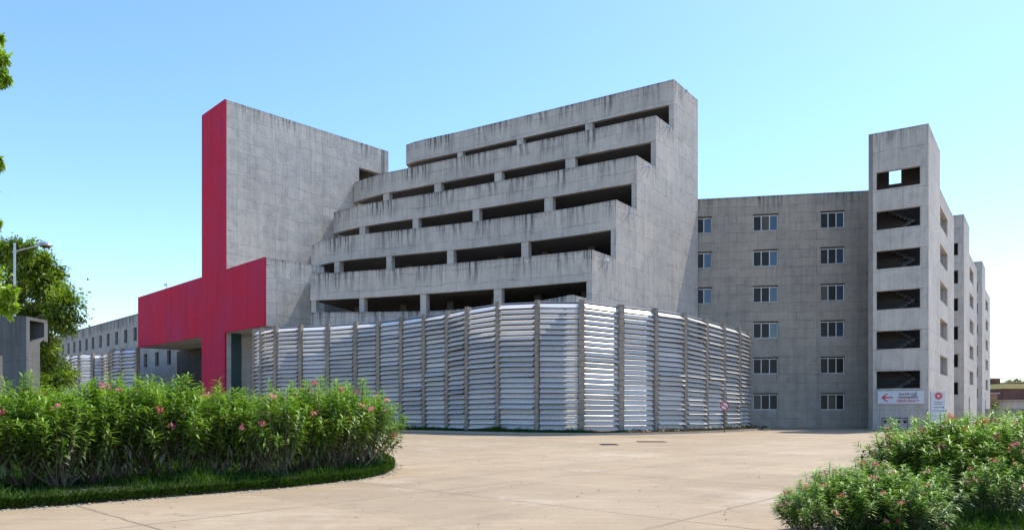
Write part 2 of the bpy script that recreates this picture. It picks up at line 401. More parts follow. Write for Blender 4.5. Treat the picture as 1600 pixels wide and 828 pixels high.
# ------------------------------------------------------------------ slab tower with the red cross
DA = 60.6
A = XY(354, DA); ztow = EYE+(HZ-156)/F*DA
B = XY(607, DA*482/401)
dT = (B-A).normalized(); LT = (B-A).length
dC = Vector((-dT.y, dT.x))                       # along the red face, towards the left of the picture
sL = ray_s(318, A, dC); sR = ray_s(416, A, dC); sE = ray_s(218, A, dC)
def zat(px, py, o, d): s = ray_s(px, o, d); D = (o+d*s).y; return EYE+(HZ-py)/F*D
zarm = zat(416, 402, A, dC); zbot = zat(416, 509, A, dC)
print('tower', A, B, ztow, 'cross', sL, sR, sE, zarm, zbot)
ct = thing('cross_slab_tower', 'tall grey concrete slab tower whose end is a giant red cross', 'building', (A.x, A.y, 0))
def rel(mb, o): # shift mesh coordinates so that they are local to thing o
    L = o.location
    mb.v = [(x-L.x, y-L.y, z-L.z) for x, y, z in mb.v]; return mb
mb = MB()
# long sunlit wall with its opening at the top right
h0 = ray_s(561, A, dT); h1 = ray_s(600, A, dT); hz1 = zat(562, 262, A, dT); hz0 = hz1-2.4
mb.grid(A, dT, [0, h0, h1, LT], [0, hz0, hz1, ztow], lambda s, z: not (h0 < s < h1 and hz0 < z < hz1), .5, lambda s: ztow)
rel(mb, ct).build('side_wall', M['conc_tower'], ct)
mb = MB(); A2 = A+dC*sL; B2 = B+dC*sL
mb.grid(A2+dT*.0, dT, [0, LT], [0, ztow], lambda s, z: True, .4, lambda s: ztow, -1)
mb.strip([B-dT*.5, B2-dT*.5], 0, ztow-.003, .45, ztow)
pi = [A+dT*.02+dC*.52, B-dT*.52+dC*.52, B2-dT*.52-dC*.42, A2+dT*.02-dC*.42]
mb.prism([(p.x, p.y) for p in pi], ztow-.9, ztow-.5)
for zf in (hz0-.3,): mb.prism([(p.x, p.y) for p in pi], zf-.3, zf)
rel(mb, ct).build('rear_wall', M['conc_tower'], ct)
# cantilevered arm behind the cross face
ARMD = 5.2
C0 = A+dC*sR; C1 = A+dC*sE
mb = MB()
o1 = C0; mb.grid(o1, dT, [0, ARMD], [zbot, zarm], lambda s, z: True, abs(sR)-.01, lambda s: zarm)
rel(mb, ct).build('arm_block', M['conc_tower'], ct)
mb = MB(); p0 = A2+dC*.003
mb.prism([(p.x, p.y) for p in (p0, C1, C1+dT*ARMD, p0+dT*ARMD)], zbot+.002, zarm-.002, zarm)
rel(mb, ct).build('arm_block', M['conc_tower'], ct)
mb = MB()
S = [sR, 0, sL, sE]; T = .16
mb.grid(A-dT*T, dC, S, [0, zbot, zarm, ztow], lambda s, z: (0 < s < sL) or (zbot < z < zarm), T-.006, None, -1)
rel(mb, ct).build('red_cross', M['red'], ct)
# stone wall under the left arm
mb = MB()
o = A2+dT*(ARMD-.6); sx = ray_s(276, o, dC)
mb.grid(o, dC, [0, sx], [0, zbot-.01], lambda s, z: True, .4, None, -1)
rel(mb, ct).build('stone_wall', M['stone'], ct)
mb = MB()   # tall glass strip beside the red post
o = A+dT*.4-dC*.05; mb.grid(o, dT, [0, .9], [0, zbot-.02], lambda s, z: True, .06)
rel(mb, ct).build('glass_strip', M['glass_teal'], ct)
mb = MB(); q = A+dT*1.5-dC*.03; mb.grid(q, dT, [0, .12], [2.6, 3.3], lambda s, z: True, .03); rel(mb, ct).build('wall_fitting', M['steel'], ct)
# little mast on the arm's roof
q = A+dC*ray_s(244, A, dC)+dT*1.0
m_ = thing('roof_mast', 'tiny metal mast standing on the roof of the red arm', 'mast', (q.x, q.y, zarm))
mb = MB(); mb.tube((0, 0, -.01), (0, 0, 1.0), .04, .03); mb.build('pole', M['steel'], m_)
mb = MB(); mb.box(-.22, .1, -.08, .08, .8, 1.0); mb.build('camera_head', M['steel'], m_)

# ------------------------------------------------------------------ terraced block
tops = {
 5: [(634.5,226.7),(646,222.3),(662.5,218),(716.6,206),(859.6,171.3)],
 4: [(553.5,285.5),(562,282),(575.5,277.6),(598,271),(632,264),(713.7,246.6),(859.6,216.2)],
 3: [(521.4,332),(538,327),(561,321),(598,314),(679.5,301),(755,287.5),(859.6,268.5)],
 2: [(486,385),(493,381),(502,377.2),(521,372.3),(547.6,368),(679.5,353.5),(737,346.8),(849,331.6),(900,323.6)],
 1: [(485,428.3),(521,426.3),(601.7,420.7),(679.5,414),(813,402)],
 0: [(486,488),(600,487),(679.5,485.8)]}
corner = {1: (925,390), 2: (962.8,312), 3: (995,243), 4: (1025,180.5), 5: (1053,124)}
botm = {5: (806.5,218), 4: (771.7,269.8), 3: (737,328), 2: (813,378.7), 1: (771,451.3)}
pill = {5: [(714,722),(807,817),(914,925)], 4: [(598,607),(678,688),(772,783),(883,898)], 3: [(561,569.6),(644,653),(738,748),(850,863)],
        2: [(521.6,529),(603,611),(698,708),(814,825)], 1: [(486,492.5),(561,568),(656,665),(771,783)]}
D5 = 56.0; K5 = XY(1053, D5); R6 = XY(1090.5, D5*514/481)
dR = (R6-K5).normalized()                       # along the right wall, away from the viewer
zt = {}; K = {}
for k in (5, 4, 3, 2, 1):
    px, py = corner[k]; s = ray_s(px, K5, dR); K[k] = K5+dR*s; zt[k] = EYE+(HZ-py)/F*K[k].y
zt[0] = 8.75; K[0] = K[1]-dR*2.4
fac = {}
for k in range(6):
    pts = [XY(px, F*(zt[k]-EYE)/(HZ-py)) for px, py in tops[k]]
    if k == 0: pts += [Vector((.2, 48.6))]
    pts.append(K[k]); fac[k] = pts
def facpt(k, px):
    pts = fac[k]; r = (px-800)/F
    for a, b in zip(pts, pts[1:]):
        if a.x/a.y-1e-6 <= r <= b.x/b.y+1e-6:
            d = (b-a).normalized(); return a+d*ray_s(px, a, d), d
    return pts[0], (pts[1]-pts[0]).normalized()
zb = {0: 0}
for k in range(1, 6):
    px, py = botm[k]; p, d = facpt(k, px); zb[k] = EYE+(HZ-py)/F*p.y
print('z tops', zt, 'z bottoms', zb); print({k: (tuple(v[0]), tuple(K[k])) for k, v in fac.items()}); print('wall D at 555', (A+dT*ray_s(555, A, dT)).y)
blk = thing('terraced_block', 'large stepped grey concrete block with five rows of dark open galleries', 'building', (K[1].x, K[1].y, 0))
dF = (fac[5][-2]-K5).normalized()
back_l = R6+dF*32
for k in range(6):
    pts = list(fac[k])
    if k == 5:
        pr = pts[0]+Vector((dF.y, -dF.x))*-4.6
        pts5 = [Vector((pts[0].x+.45, pts[0].y+4.8))]+pts
    else:
        e = pts[0]; r = e.x/e.y; sw = ray_s(800+r*F, A, dT); wy = (A+dT*sw).y
        far = max(wy+.3, e.y+.6)
        if k in (0, 1): far = max(far, 60.5)
        pts5 = [Vector((r*far, far))]+pts
    z1 = zt[k]; z0 = zb[k] if k else 0
    pl = pts5[:-1]+[K[k]-dR*.004]
    mb = MB(); mb.strip(pl, z0, z1, .35, z1)
    rel(mb, blk).build('parapet' if k else 'base_wall', M['conc'], blk)
    if k:
        bl = R6+dF*26.6 if k == 5 else R6+dF*29.5
        inner = [p+Vector((0, .3)) for p in pts]
        if k == 5: inner = [inner[0]+Vector((.45, 4.3))]+inner
        poly = inner+[R6+dF*.3-dR*.3, bl]
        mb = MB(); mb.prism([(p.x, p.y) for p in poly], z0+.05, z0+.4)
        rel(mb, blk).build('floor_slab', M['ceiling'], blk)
# stepped right-hand wall
ss = [0]; o = K[0]; sk = {k: (K[k]-o).length for k in range(6)}; sEnd = (R6-o).length
def topz(s):
    z = zt[0]
    for k in range(1, 6):
        if s > sk[k]: z = zt[k]
    return z
mb = MB(); mb.grid(o, dR, [sk[k] for k in range(6)]+[sEnd], [0]+[zt[k] for k in range(6)], lambda s, z: z < topz(s), .42, topz)
rel(mb, blk).build('side_wall', M['conc_side'], blk)
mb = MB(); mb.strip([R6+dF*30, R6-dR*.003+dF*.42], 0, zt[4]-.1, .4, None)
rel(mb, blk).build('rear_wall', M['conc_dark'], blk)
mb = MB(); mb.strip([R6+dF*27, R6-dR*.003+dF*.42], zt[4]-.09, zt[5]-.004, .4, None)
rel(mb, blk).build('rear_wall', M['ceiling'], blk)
for k in range(1, 6):
    for a, b in pill[k]:
        p, d = facpt(k, (a+b)/2); pa, _ = facpt(k, a); pb, _ = facpt(k, b)
        wd = max(.4, (pb-pa).length)
        nin = Vector((-d.y, d.x)); c = p+nin*.33
        mb = MB(); Mx = Matrix.Translation((c.x, c.y, 0)) @ Matrix.Rotation(math.atan2(d.y, d.x), 4, 'Z')
        mb.box(-wd/2, wd/2, -.27, .27, (zb[k-1]+.4 if k > 1 else zt[0]-2.5), zb[k]+.04, Mx)
        rel(mb, blk).build('pillar', M['conc'], blk)
    if k in (1, 2, 3):                                   # inner row of columns, seen in the gloom
        for i in range(6):
            p, d = facpt(k, 510+i*72+k*9); c = p+Vector((-d.y, d.x))*4.2
            mb = MB(); mb.box(c.x-.25, c.x+.25, c.y-.25, c.y+.25, (zb[k-1]+.4 if k > 1 else 5), zb[k]+.06)
            rel(mb, blk).build('inner_column', M['ceiling'], blk)
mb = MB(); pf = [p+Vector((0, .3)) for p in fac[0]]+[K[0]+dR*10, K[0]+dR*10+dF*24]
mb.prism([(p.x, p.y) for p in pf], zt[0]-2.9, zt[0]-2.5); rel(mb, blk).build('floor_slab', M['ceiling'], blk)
# small floodlight brackets on the side wall
for i, (px, py, wh) in enumerate([(1062,147,'topmost'),(1033,203,'second from the top'),(1003,265,'middle one'),(973,337,'fourth from the top'),(935,411,'lowest and palest')]):
    s = ray_s(px, K[0], dR); q = K[0]+dR*s; z = EYE+(HZ-py)/F*q.y; n = Vector((dR.y, -dR.x))
    rot = math.atan2(n.y, n.x)
    l = thing('wall_lamp', 'small bracket floodlight on the stepped side wall, '+wh, 'wall lamp', (q.x, q.y, z), rot, 'bracket lights on the stepped side wall')
    mb = MB(); mb.tube((-.01, 0, -.45), (.6, 0, .12), .02); mb.tube((-.01, 0, .1), (.6, 0, .12), .02); mb.build('bracket', M['steel'], l)
    mb = MB(); k_ = 1.5 if i == 4 else 1; mb.box(.5, .5+.17*k_, -.09*k_, .09*k_, .03, .03+.12*k_); mb.build('lamp_head', M['white_frame'] if i == 4 else M['steel'], l)

# ------------------------------------------------------------------ hospital wing on the right
W0 = XY(1350, 57.8); W1 = XY(1095, 57.8*340/327); dW = (W0-W1).normalized()
Ws = W1-dW*1.2; We = W0+dW*3.5; LW = (We-Ws).length
zw = EYE+(HZ-298)/F*57.8
wing = thing('ward_wing', 'dark grey six storey concrete wing with three columns of white framed windows', 'building', (Ws.x, Ws.y, 0))
wins = []
cols_px = [(1075,1112.5),(1177,1216),(1282,1320)]
rows = [[(338,361),(393,417),(449,473),(505,528),(560,583),(615,639)],
        [(334,359),(389.5,415),(446,471),(502,527),(558,583),(614,639)],
        [(331,355),(388,413),(444.5,470),(502,527),(558,583),(615,640)]]
for ci, (a, b) in enumerate(cols_px):
    for ri, (t_, u_) in enumerate(rows[ci]):
        s0 = ray_s(a, Ws, dW); s1 = ray_s(b, Ws, dW); D = (Ws+dW*(s0+s1)/2).y
        z1 = EYE+(HZ-rows[1][ri][0])/F*(Ws+dW*ray_s(1196, Ws, dW)).y; z0 = z1-1.42
        wins.append((s0, s1, z0, z1, ci, ri))
SS = [0, LW]+[x for w_ in wins for x in w_[:2]]; ZZ = [0, zw]+[x for w_ in wins for x in w_[2:4]]
mb = MB(); mb.grid(Ws, dW, SS, ZZ, lambda s, z: not any(w_[0] < s < w_[1] and w_[2] < z < w_[3] for w_ in wins), .35, lambda s: zw)
rel(mb, wing).build('wall', M['conc_wing'], wing)
nW = Vector((-dW.y, dW.x))
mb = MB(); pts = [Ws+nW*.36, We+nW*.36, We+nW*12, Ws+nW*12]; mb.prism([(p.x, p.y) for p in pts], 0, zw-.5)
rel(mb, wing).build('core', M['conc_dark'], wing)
rw = math.atan2(dW.y, dW.x)
mats_w = {'f': M['white_frame']}
for (s0, s1, z0, z1, ci, ri) in wins:
    W_ = s1-s0; H_ = z1-z0; q = Ws+dW*s0+nW*.22
    fr = MB(); t = .07
    fr.box(0, W_, -.04, .04, 0, t); fr.box(0, W_, -.04, .04, H_-t-.10, H_-.10)
    for x in (t/2, W_/3, 2*W_/3, W_-t/2): fr.box(x-t/2, x+t/2, -.037, .037, t, H_-t-.10)
    f = fr.build('window', M['white_frame'], wing); f.location = (q.x-wing.location.x, q.y-wing.location.y, z0); f.rotation_euler = (0, 0, rw)
    for i in range(3):
        pn = MB(); x0 = t/2 if i == 0 else W_*i/3; pn.box(x0+t/2+.003, W_*(i+1)/3-t/2-.003, -.012, .012, t+.003, H_-t-.103)
        blue = i == 2 and ri < 4
        pn.build('pane', M['glass_blue'] if blue else (M['curtain'] if (ri*7+ci*5+i*3) % 8 == 0 else M['glass_dark']), f)

# ------------------------------------------------------------------ stair tower blocks (three, alike)
T0 = XY(1357, 53.5); T1 = XY(1451, 51.4); dS = (T1-T0).normalized(); LS = (T1-T0).length
E1 = XY(1466, 57.0); E2 = XY(1490.5, 65.6); dQ = (E2-T1).normalized(); LQ = (E2-T1).length; LQ1 = (E1-T1).length
zs = EYE+(HZ-193)/F*51.4; zl = EYE+(HZ-295)/F*57.0
def stair_block(label, first=True):
    b = thing('stair_tower_block', label, 'building', (T1.x, T1.y, 0), 0, 'stair tower blocks in a row')
    ops = []
    s0 = ray_s(1369.5, T0, dS); s1 = ray_s(1440, T0, dS)
    for i, (t_, u_) in enumerate([(270,297.5),(331,360),(393,421),(455.5,484.5),(518,546),(580,607)]):
        ops.append((s0, s1, EYE+(HZ-u_)/F*53.2, EYE+(HZ-t_)/F*53.2))
    mb = MB(); mb.grid(T0, dS, [0, s0, s1, LS-.003], [0, zs]+[z for o_ in ops for z in o_[2:]],
        lambda s, z: not any(o_[0] < s < o_[1] and o_[2] < z < o_[3] for o_ in ops), .3, lambda s: zs)
    rel(mb, b).build('front_wall', M['conc_stair'], b)
    # side wall: tower part and lower wing part, with five deep windows and a door
    sw = []
    a0 = ray_s(1469, T1, dQ); a1 = ray_s(1480.5, T1, dQ)
    for i in range(5): z1 = 18.1-3.03*i; sw.append((a0, a1, z1-1.55, z1))
    sw.append((a0-1.1, a0+.5, 0, 2.9))
    def slid(s, z):
        if s > LQ1 and z > zl: return False
        return not any(o_[0] < s < o_[1] and o_[2] < z < o_[3] for o_ in sw)
    mb = MB(); mb.grid(T1, dQ, [0, LQ1, LQ]+[x for o_ in sw for x in o_[:2]], [0, zl, zs]+[z for o_ in sw for z in o_[2:]], slid, .55, lambda s: zs if s < LQ1 else zl)
    rel(mb, b).build('side_wall', M['conc_stair'], b)
    ni = Vector((-dQ.y, dQ.x))
    # window backs
    for o_ in sw[:5]:
        mb = MB(); mb.grid(T1+ni*.4, dQ, [o_[0]-.1, o_[1]+.1], [o_[2]-.1, o_[3]+.1], lambda s, z: True, .1)
        # keep inside the wall thickness
        mb2 = MB(); mb2.grid(T1+ni*.38, dQ, [o_[0]+.004, o_[1]-.004], [o_[2]+.004, o_[3]-.004], lambda s, z: True, .05)
        rel(mb2, b).build('window', M['ceiling'], b)
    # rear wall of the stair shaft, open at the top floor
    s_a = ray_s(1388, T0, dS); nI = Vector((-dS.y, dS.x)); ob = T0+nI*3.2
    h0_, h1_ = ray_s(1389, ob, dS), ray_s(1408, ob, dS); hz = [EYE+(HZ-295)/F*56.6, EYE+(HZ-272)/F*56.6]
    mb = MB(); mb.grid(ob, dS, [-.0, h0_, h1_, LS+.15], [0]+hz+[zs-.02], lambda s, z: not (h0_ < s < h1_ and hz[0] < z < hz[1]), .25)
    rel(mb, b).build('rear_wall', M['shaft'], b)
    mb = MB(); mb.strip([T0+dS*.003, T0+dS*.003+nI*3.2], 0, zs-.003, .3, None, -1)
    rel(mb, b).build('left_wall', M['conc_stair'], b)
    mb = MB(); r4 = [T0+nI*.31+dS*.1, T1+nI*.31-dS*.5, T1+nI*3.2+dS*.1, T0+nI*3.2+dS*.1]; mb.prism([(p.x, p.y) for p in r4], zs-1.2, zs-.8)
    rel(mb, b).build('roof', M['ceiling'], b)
    r5 = [T1+dQ*(LQ1)+ni*.56, T1+dQ*LQ+ni*.56, T1+dQ*LQ+ni*9, T1+dQ*LQ1+ni*9]
    mb = MB(); mb.prism([(p.x, p.y) for p in r5], 0, zl-.6); rel(mb, b).build('wing_core', M['conc_wing'], b)
    # stair flights: landing and two sloping slabs per floor
    for i, o_ in enumerate(ops[1:]):
        zf = o_[2]-.5
        mb = MB()
        mb.prism([(p.x, p.y) for p in (T0+nI*.32+dS*.3, T0+nI*.32+dS*(LS-.6), T0+nI*1.2+dS*(LS-.6), T0+nI*1.2+dS*.3)], zf-.15, zf)
        rel(mb, b).build('landing', M['shaft'], b)
        for (y0, za, zb_, fl) in ((1.35, zf, zf+1.45, 1), (2.2, zf+1.45, zf+2.9, -1)):
            mb = MB()
            for st in range(9):
                f = st/9; u0 = .7+2.3*f if fl == 1 else 3.0-2.3*f; u1 = u0+.27*fl
                z_ = za+(zb_-za)*f; ua, ub = min(u0, u1), max(u0, u1)
                c = [T0+dS*ua+nI*y0, T0+dS*ub+nI*y0, T0+dS*ub+nI*(y0+.75), T0+dS*ua+nI*(y0+.75)]; mb.prism([(v.x, v.y) for v in c], z_-.2, z_+.03)
            rel(mb, b).build('stair_flight', M['shaft'], b)
        mb = MB()
        for zz_ in (.35, .7): mb.tube(Vector((*(T0+nI*.34+dS*s0), o_[2]+zz_)), Vector((*(T0+nI*.34+dS*s1), o_[2]+zz_*1.0)), .025, n=5)
        if i != 0: rel(mb, b).build('guard_rail', M['dark'], b)
    return b
sb = stair_block('nearest grey concrete stair tower with six wide openings and an emergency sign at its foot')
off = Vector((18.1, 24.0, 0))
for i, lab in enumerate(['middle grey stair tower block, behind the nearest one', 'farthest grey stair tower block, at the right end of the row']):
    c = copy_tree(sb); c.location = sb.location+off*(i+1); c['label'] = lab

# ------------------------------------------------------------------ low building far left
DL = 90.0; o = XY(218, DL); 
zlow = EYE+(HZ-489)/F*DL
s_far = ray_s(70, o, dC); s_near = ray_s(275.5, o, dC)
LB = o+dC*s_near; low = thing('low_office_building', 'low grey streaked concrete building with slot windows, behind the red arm', 'building', (LB.x, LB.y, 0))
Lw = s_far-s_near; holes = []
def sl(px): return ray_s(px, LB, dC)
upper = [211,196,182,169,157,145,135,125,116,107,98]
zz = [EYE+(HZ-511.5)/F*(LB+dC*sl(211)).y, EYE+(HZ-532.5)/F*(LB+dC*sl(211)).y]
for px in upper: s_ = sl(px); holes.append((s_-.62, s_+.62, zz[1], zz[0]))
z2 = [EYE+(HZ-550)/F*(LB+dC*sl(245)).y, EYE+(HZ-571.5)/F*(LB+dC*sl(245)).y]
for px in (264, 245, 227, 211.5, 197, 183): s_ = sl(px); holes.append((s_-.62, s_+.62, z2[1], z2[0]))
mb = MB(); mb.grid(LB, dC, [0, Lw]+[x for h in holes for x in h[:2]], [0, zlow]+[z for h in holes for z in h[2:]],
    lambda s, z: not any(h[0] < s < h[1] and h[2] < z < h[3] for h in holes), .4, lambda s: zlow, -1)
rel(mb, low).build('wall', M['conc_low'], low)
nL = dT
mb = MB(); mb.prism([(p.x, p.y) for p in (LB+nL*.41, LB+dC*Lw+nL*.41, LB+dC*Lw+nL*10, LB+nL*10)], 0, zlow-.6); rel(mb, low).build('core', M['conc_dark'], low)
for h in holes:
    mb = MB(); mb.grid(LB+nL*.25, dC, [h[0]+.003, h[1]-.003], [h[2]+.003, h[3]-.003], lambda s, z: True, .04, None, -1)
    rel(mb, low).build('window', M['glass_dark'], low)
q = LB+dC*sl(199)+nL*1.5
mb = MB(); mb.lathe([(.8, 0), (.75, .35), (.5, .7), (.1, .85)], 14); o_ = mb.build('roof_vent', M['white_frame']); o_.location = (q.x, q.y, zlow-.6)
tag(o_, 'small pale domed vent on the roof of the low streaked building', 'roof vent')

# ------------------------------------------------------------------ louvred metal screens
def screen(name, label, posts, nsl, lname='screen'):
    """posts: (px, top py, distance)"""
    pts = [XY(p[0], p[2]) for p in posts]; tz = [EYE+(HZ-p[1])/F*p[2] for p in posts]
    sc = thing(name, label, 'screen', (pts[0].x, pts[0].y, 0))
    rnd = random.Random(len(posts)*3)
    n = len(pts)
    for i, p in enumerate(pts):
        d = (pts[min(i+1, n-1)]-pts[max(i-1, 0)]).normalized()
        Mx = Matrix.Translation((p.x, p.y, 0)) @ Matrix.Rotation(math.atan2(d.y, d.x), 4, 'Z') @ Matrix.Rotation(R(rnd.uniform(-.15, .15)), 4, 'Y')
        mb = MB(); hw = .175 if i in (13, 14) and n > 18 else .125
        mb.box(-hw, hw, -.2, .2, 0, tz[i], Mx, tz[i])
        nb = int(tz[i]/.35)                      # the clamps that hold each slat
        for j in range(nb): mb.box(-hw-.03, hw+.03, -.23, -.17, .2+j*.35, .24+j*.35, Mx, tz[i])
        rel(mb, sc).build('post', M['post'], sc)
    for i in range(n-1):
        a, b = pts[i], pts[i+1]; L = (b-a).length; d = (b-a)/L; on = Vector((d.y, -d.x))
        mb = MB(); ztop = min(tz[i], tz[i+1])-.22; ztop2 = (tz[i]-.22, tz[i+1]-.22)
        drop = rnd.choice([0, 0, 0, 1])
        for j in range(nsl):
            f0 = .22; sp = lambda k, zt_: f0+(zt_-f0)*k/nsl
            # group the tilts so that runs of neighbouring slats lie alike
            if j % rnd.choice((3, 4, 5)) == 0: base_t = rnd.uniform(36, 54)
            tl = R(base_t+rnd.uniform(-5, 5)); wdt = (ztop-f0)/nsl*.84/math.cos(tl)
            e0, e1 = .14+rnd.uniform(-.02, .04), L-.14+rnd.uniform(-.05, .02)
            warp = rnd.uniform(-.01, .01); tl2 = tl+R(rnd.uniform(-3, 3)+(rnd.choice((-7, 7)) if rnd.random() < .06 else 0))
            seg = 4; prev = None
            for q in range(seg+1):
                f = q/seg; x = e0+(e1-e0)*f; tt = tl*(1-f)+tl2*f
                zz_ = sp(j+1, ztop2[0]*(1-f)+ztop2[1]*f)
                bow = math.sin(f*math.pi)*warp
                pin = a+d*x-on*.02; top = Vector((pin.x-on.x*.08, pin.y-on.y*.08, zz_))
                lo = pin+d*((.5-f)*.09)+on*(wdt*math.sin(tt)+bow); low_ = Vector((lo.x, lo.y, zz_-wdt*math.cos(tt)))
                lip = low_+Vector((-on.x*.05, -on.y*.05, -.012))
                cur = (top, low_, lip, x)
                if prev:
                    x0, x1 = prev[3], cur[3]; t_ = Vector((0, 0, 0))
                    th = Vector((-on.x*.012, -on.y*.012, -.008))
                    mb.face([prev[1], cur[1], cur[0], prev[0]], [(x0, j*3.3), (x1, j*3.3), (x1, j*3.3+.3), (x0, j*3.3+.3)])
                    mb.face([prev[2], cur[2], cur[1], prev[1]], [(x0, j*3.3), (x1, j*3.3), (x1, j*3.3+.05), (x0, j*3.3+.05)])
                    mb.face([prev[0]+th, cur[0]+th, cur[1]+th, prev[1]+th], [(x0, j*3.3), (x1, j*3.3), (x1, j*3.3+.3), (x0, j*3.3+.3)])
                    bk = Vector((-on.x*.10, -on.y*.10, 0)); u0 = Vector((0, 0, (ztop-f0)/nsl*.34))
                    mb.face([prev[0]+bk-Vector((0, 0, .03)), cur[0]+bk-Vector((0, 0, .03)), cur[0]+bk+u0, prev[0]+bk+u0], mi=1)  # added dark strip behind the gap, painting the shade between slats
                prev = cur
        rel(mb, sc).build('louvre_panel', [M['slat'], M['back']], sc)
        mb = MB(); 
        for zz_ in (tz[i]*.97,):
            mb.tube(Vector((*a, tz[i]-.12)), Vector((*b, tz[i+1]-.12)), .02, n=5)
        rel(mb, sc).build('tie_rod', M['steel'], sc)
    return sc, pts
main_posts = [(399.5,514,53.4),(410,512.5,52.2),(432,509,51.2),(470,507.3,50.9),(513,505.6,50.8),(556,502.8,50.6),(592,500,50.3),(628,496,49.8),(664,491,49.0),(700,486,48.1),
   (731,479.5,47.0),(779,472,45.6),(840,469,44.2),(908.4,468.7,43.4),(969,476,43.9),(1023,481.7,45.0),(1068.4,488.4,46.5),(1101.7,497.7,48.2),(1128.7,505,49.9),(1152.5,511.6,51.9),(1169,519,54.6)]
scr, spts = screen('louvred_screen', 'long curving screen of pale metal slats between tall posts, around the stepped block', main_posts, 24)
left_posts = [(63,575,109),(75,572.5,105),(83.6,570,101),(86,565,95),(89,565,94),(100.5,562,90.5),(104,553,84),(112,553.6,82),(125,551,80),(145,552,79.5),(162,552,80),(171.5,550,78.5),(175,546.5,75.5),(178,544.6,73.8),(191,544,72.8),(215,543,71.6)]
screen('louvred_screen', 'distant zigzag screen of grey metal slats between the round-crowned tree and the red arm', left_posts, 20)

# kerb and planting strip at the foot of the main screen
def offset(pts, dist):
    out = []
    for i, p in enumerate(pts):
        d = (pts[min(i+1, len(pts)-1)]-pts[max(i-1, 0)]).normalized(); out.append(p+Vector((d.y, -d.x))*dist)
    return out
inn = offset(spts, -.5); out = offset(spts[3:], 1.25)+[XY(1195, 50.5), XY(1203, 53), XY(1196, 57)]
mb = MB(); ring = [(p.x, p.y) for p in spts[3:]]+[(spts[-1].x, spts[-1].y+1.5)]
poly = [(p.x, p.y) for p in out]+[(p.x, p.y) for p in inn[::-1][:18]]
mb.prism(poly, -.02, .10); tag(mb.build('planting_strip', M['soil']), kind='structure')
M['kerb'] = simple('kerb_stone', (.36, .31, .25), .9, 0, .25, 5)
mb = MB(); mb.strip([p for p in offset(out, .10)], -.01, .13, .10); tag(mb.build('kerb', M['kerb']), kind='structure')

# ------------------------------------------------------------------ leaves and blades
def leaf_mesh(name, base, dirs, ups, length, width, tint, mats, fold=.25, curl=.0, matidx=None):
    """pointed folded leaves, 5 vertices and 4 triangles each"""
    n = len(base); dirs = dirs/np.linalg.norm(dirs, axis=1)[:, None]
    side = np.cross(dirs, ups); side /= (np.linalg.norm(side, axis=1)[:, None]+1e-9); nor = np.cross(side, dirs)
    L = length[:, None]; W = width[:, None]
    mid = base+dirs*L*.5-nor*W*fold*-.0
    v = np.empty((n, 5, 3))
    v[:, 0] = base; v[:, 1] = base+dirs*L*.45+side*W*.5+nor*W*fold; v[:, 2] = base+dirs*L*.45-side*W*.5+nor*W*fold
    v[:, 3] = base+dirs*L*.5; v[:, 4] = base+dirs*L-nor*L*curl
    idx = np.array([[0, 3, 1], [3, 4, 1], [0, 2, 3], [3, 2, 4]])
    f = (np.arange(n)[:, None, None]*5+idx[None]).reshape(-1, 3)
    me = bpy.data.meshes.new(name); me.vertices.add(n*5); me.vertices.foreach_set('co', v.astype(np.float32).ravel())
    me.loops.add(len(f)*3); me.loops.foreach_set('vertex_index', f.astype(np.int32).ravel())
    me.polygons.add(len(f)); me.polygons.foreach_set('loop_start', np.arange(0, len(f)*3, 3, dtype=np.int32))
    try: me.polygons.foreach_set('loop_total', np.full(len(f), 3, dtype=np.int32))
    except Exception: pass
    at = me.attributes.new('tint', 'FLOAT', 'POINT'); at.data.foreach_set('value', np.repeat(np.clip(tint, 0, 1), 5).astype(np.float32))
    for m in (mats if isinstance(mats, list) else [mats]): me.materials.append(m)
    me.update(); me.validate(); return me
def link(me, name, parent=None):
    o = bpy.data.objects.new(name, me); col.objects.link(o); o.parent = parent; return o
RS = np.random.RandomState
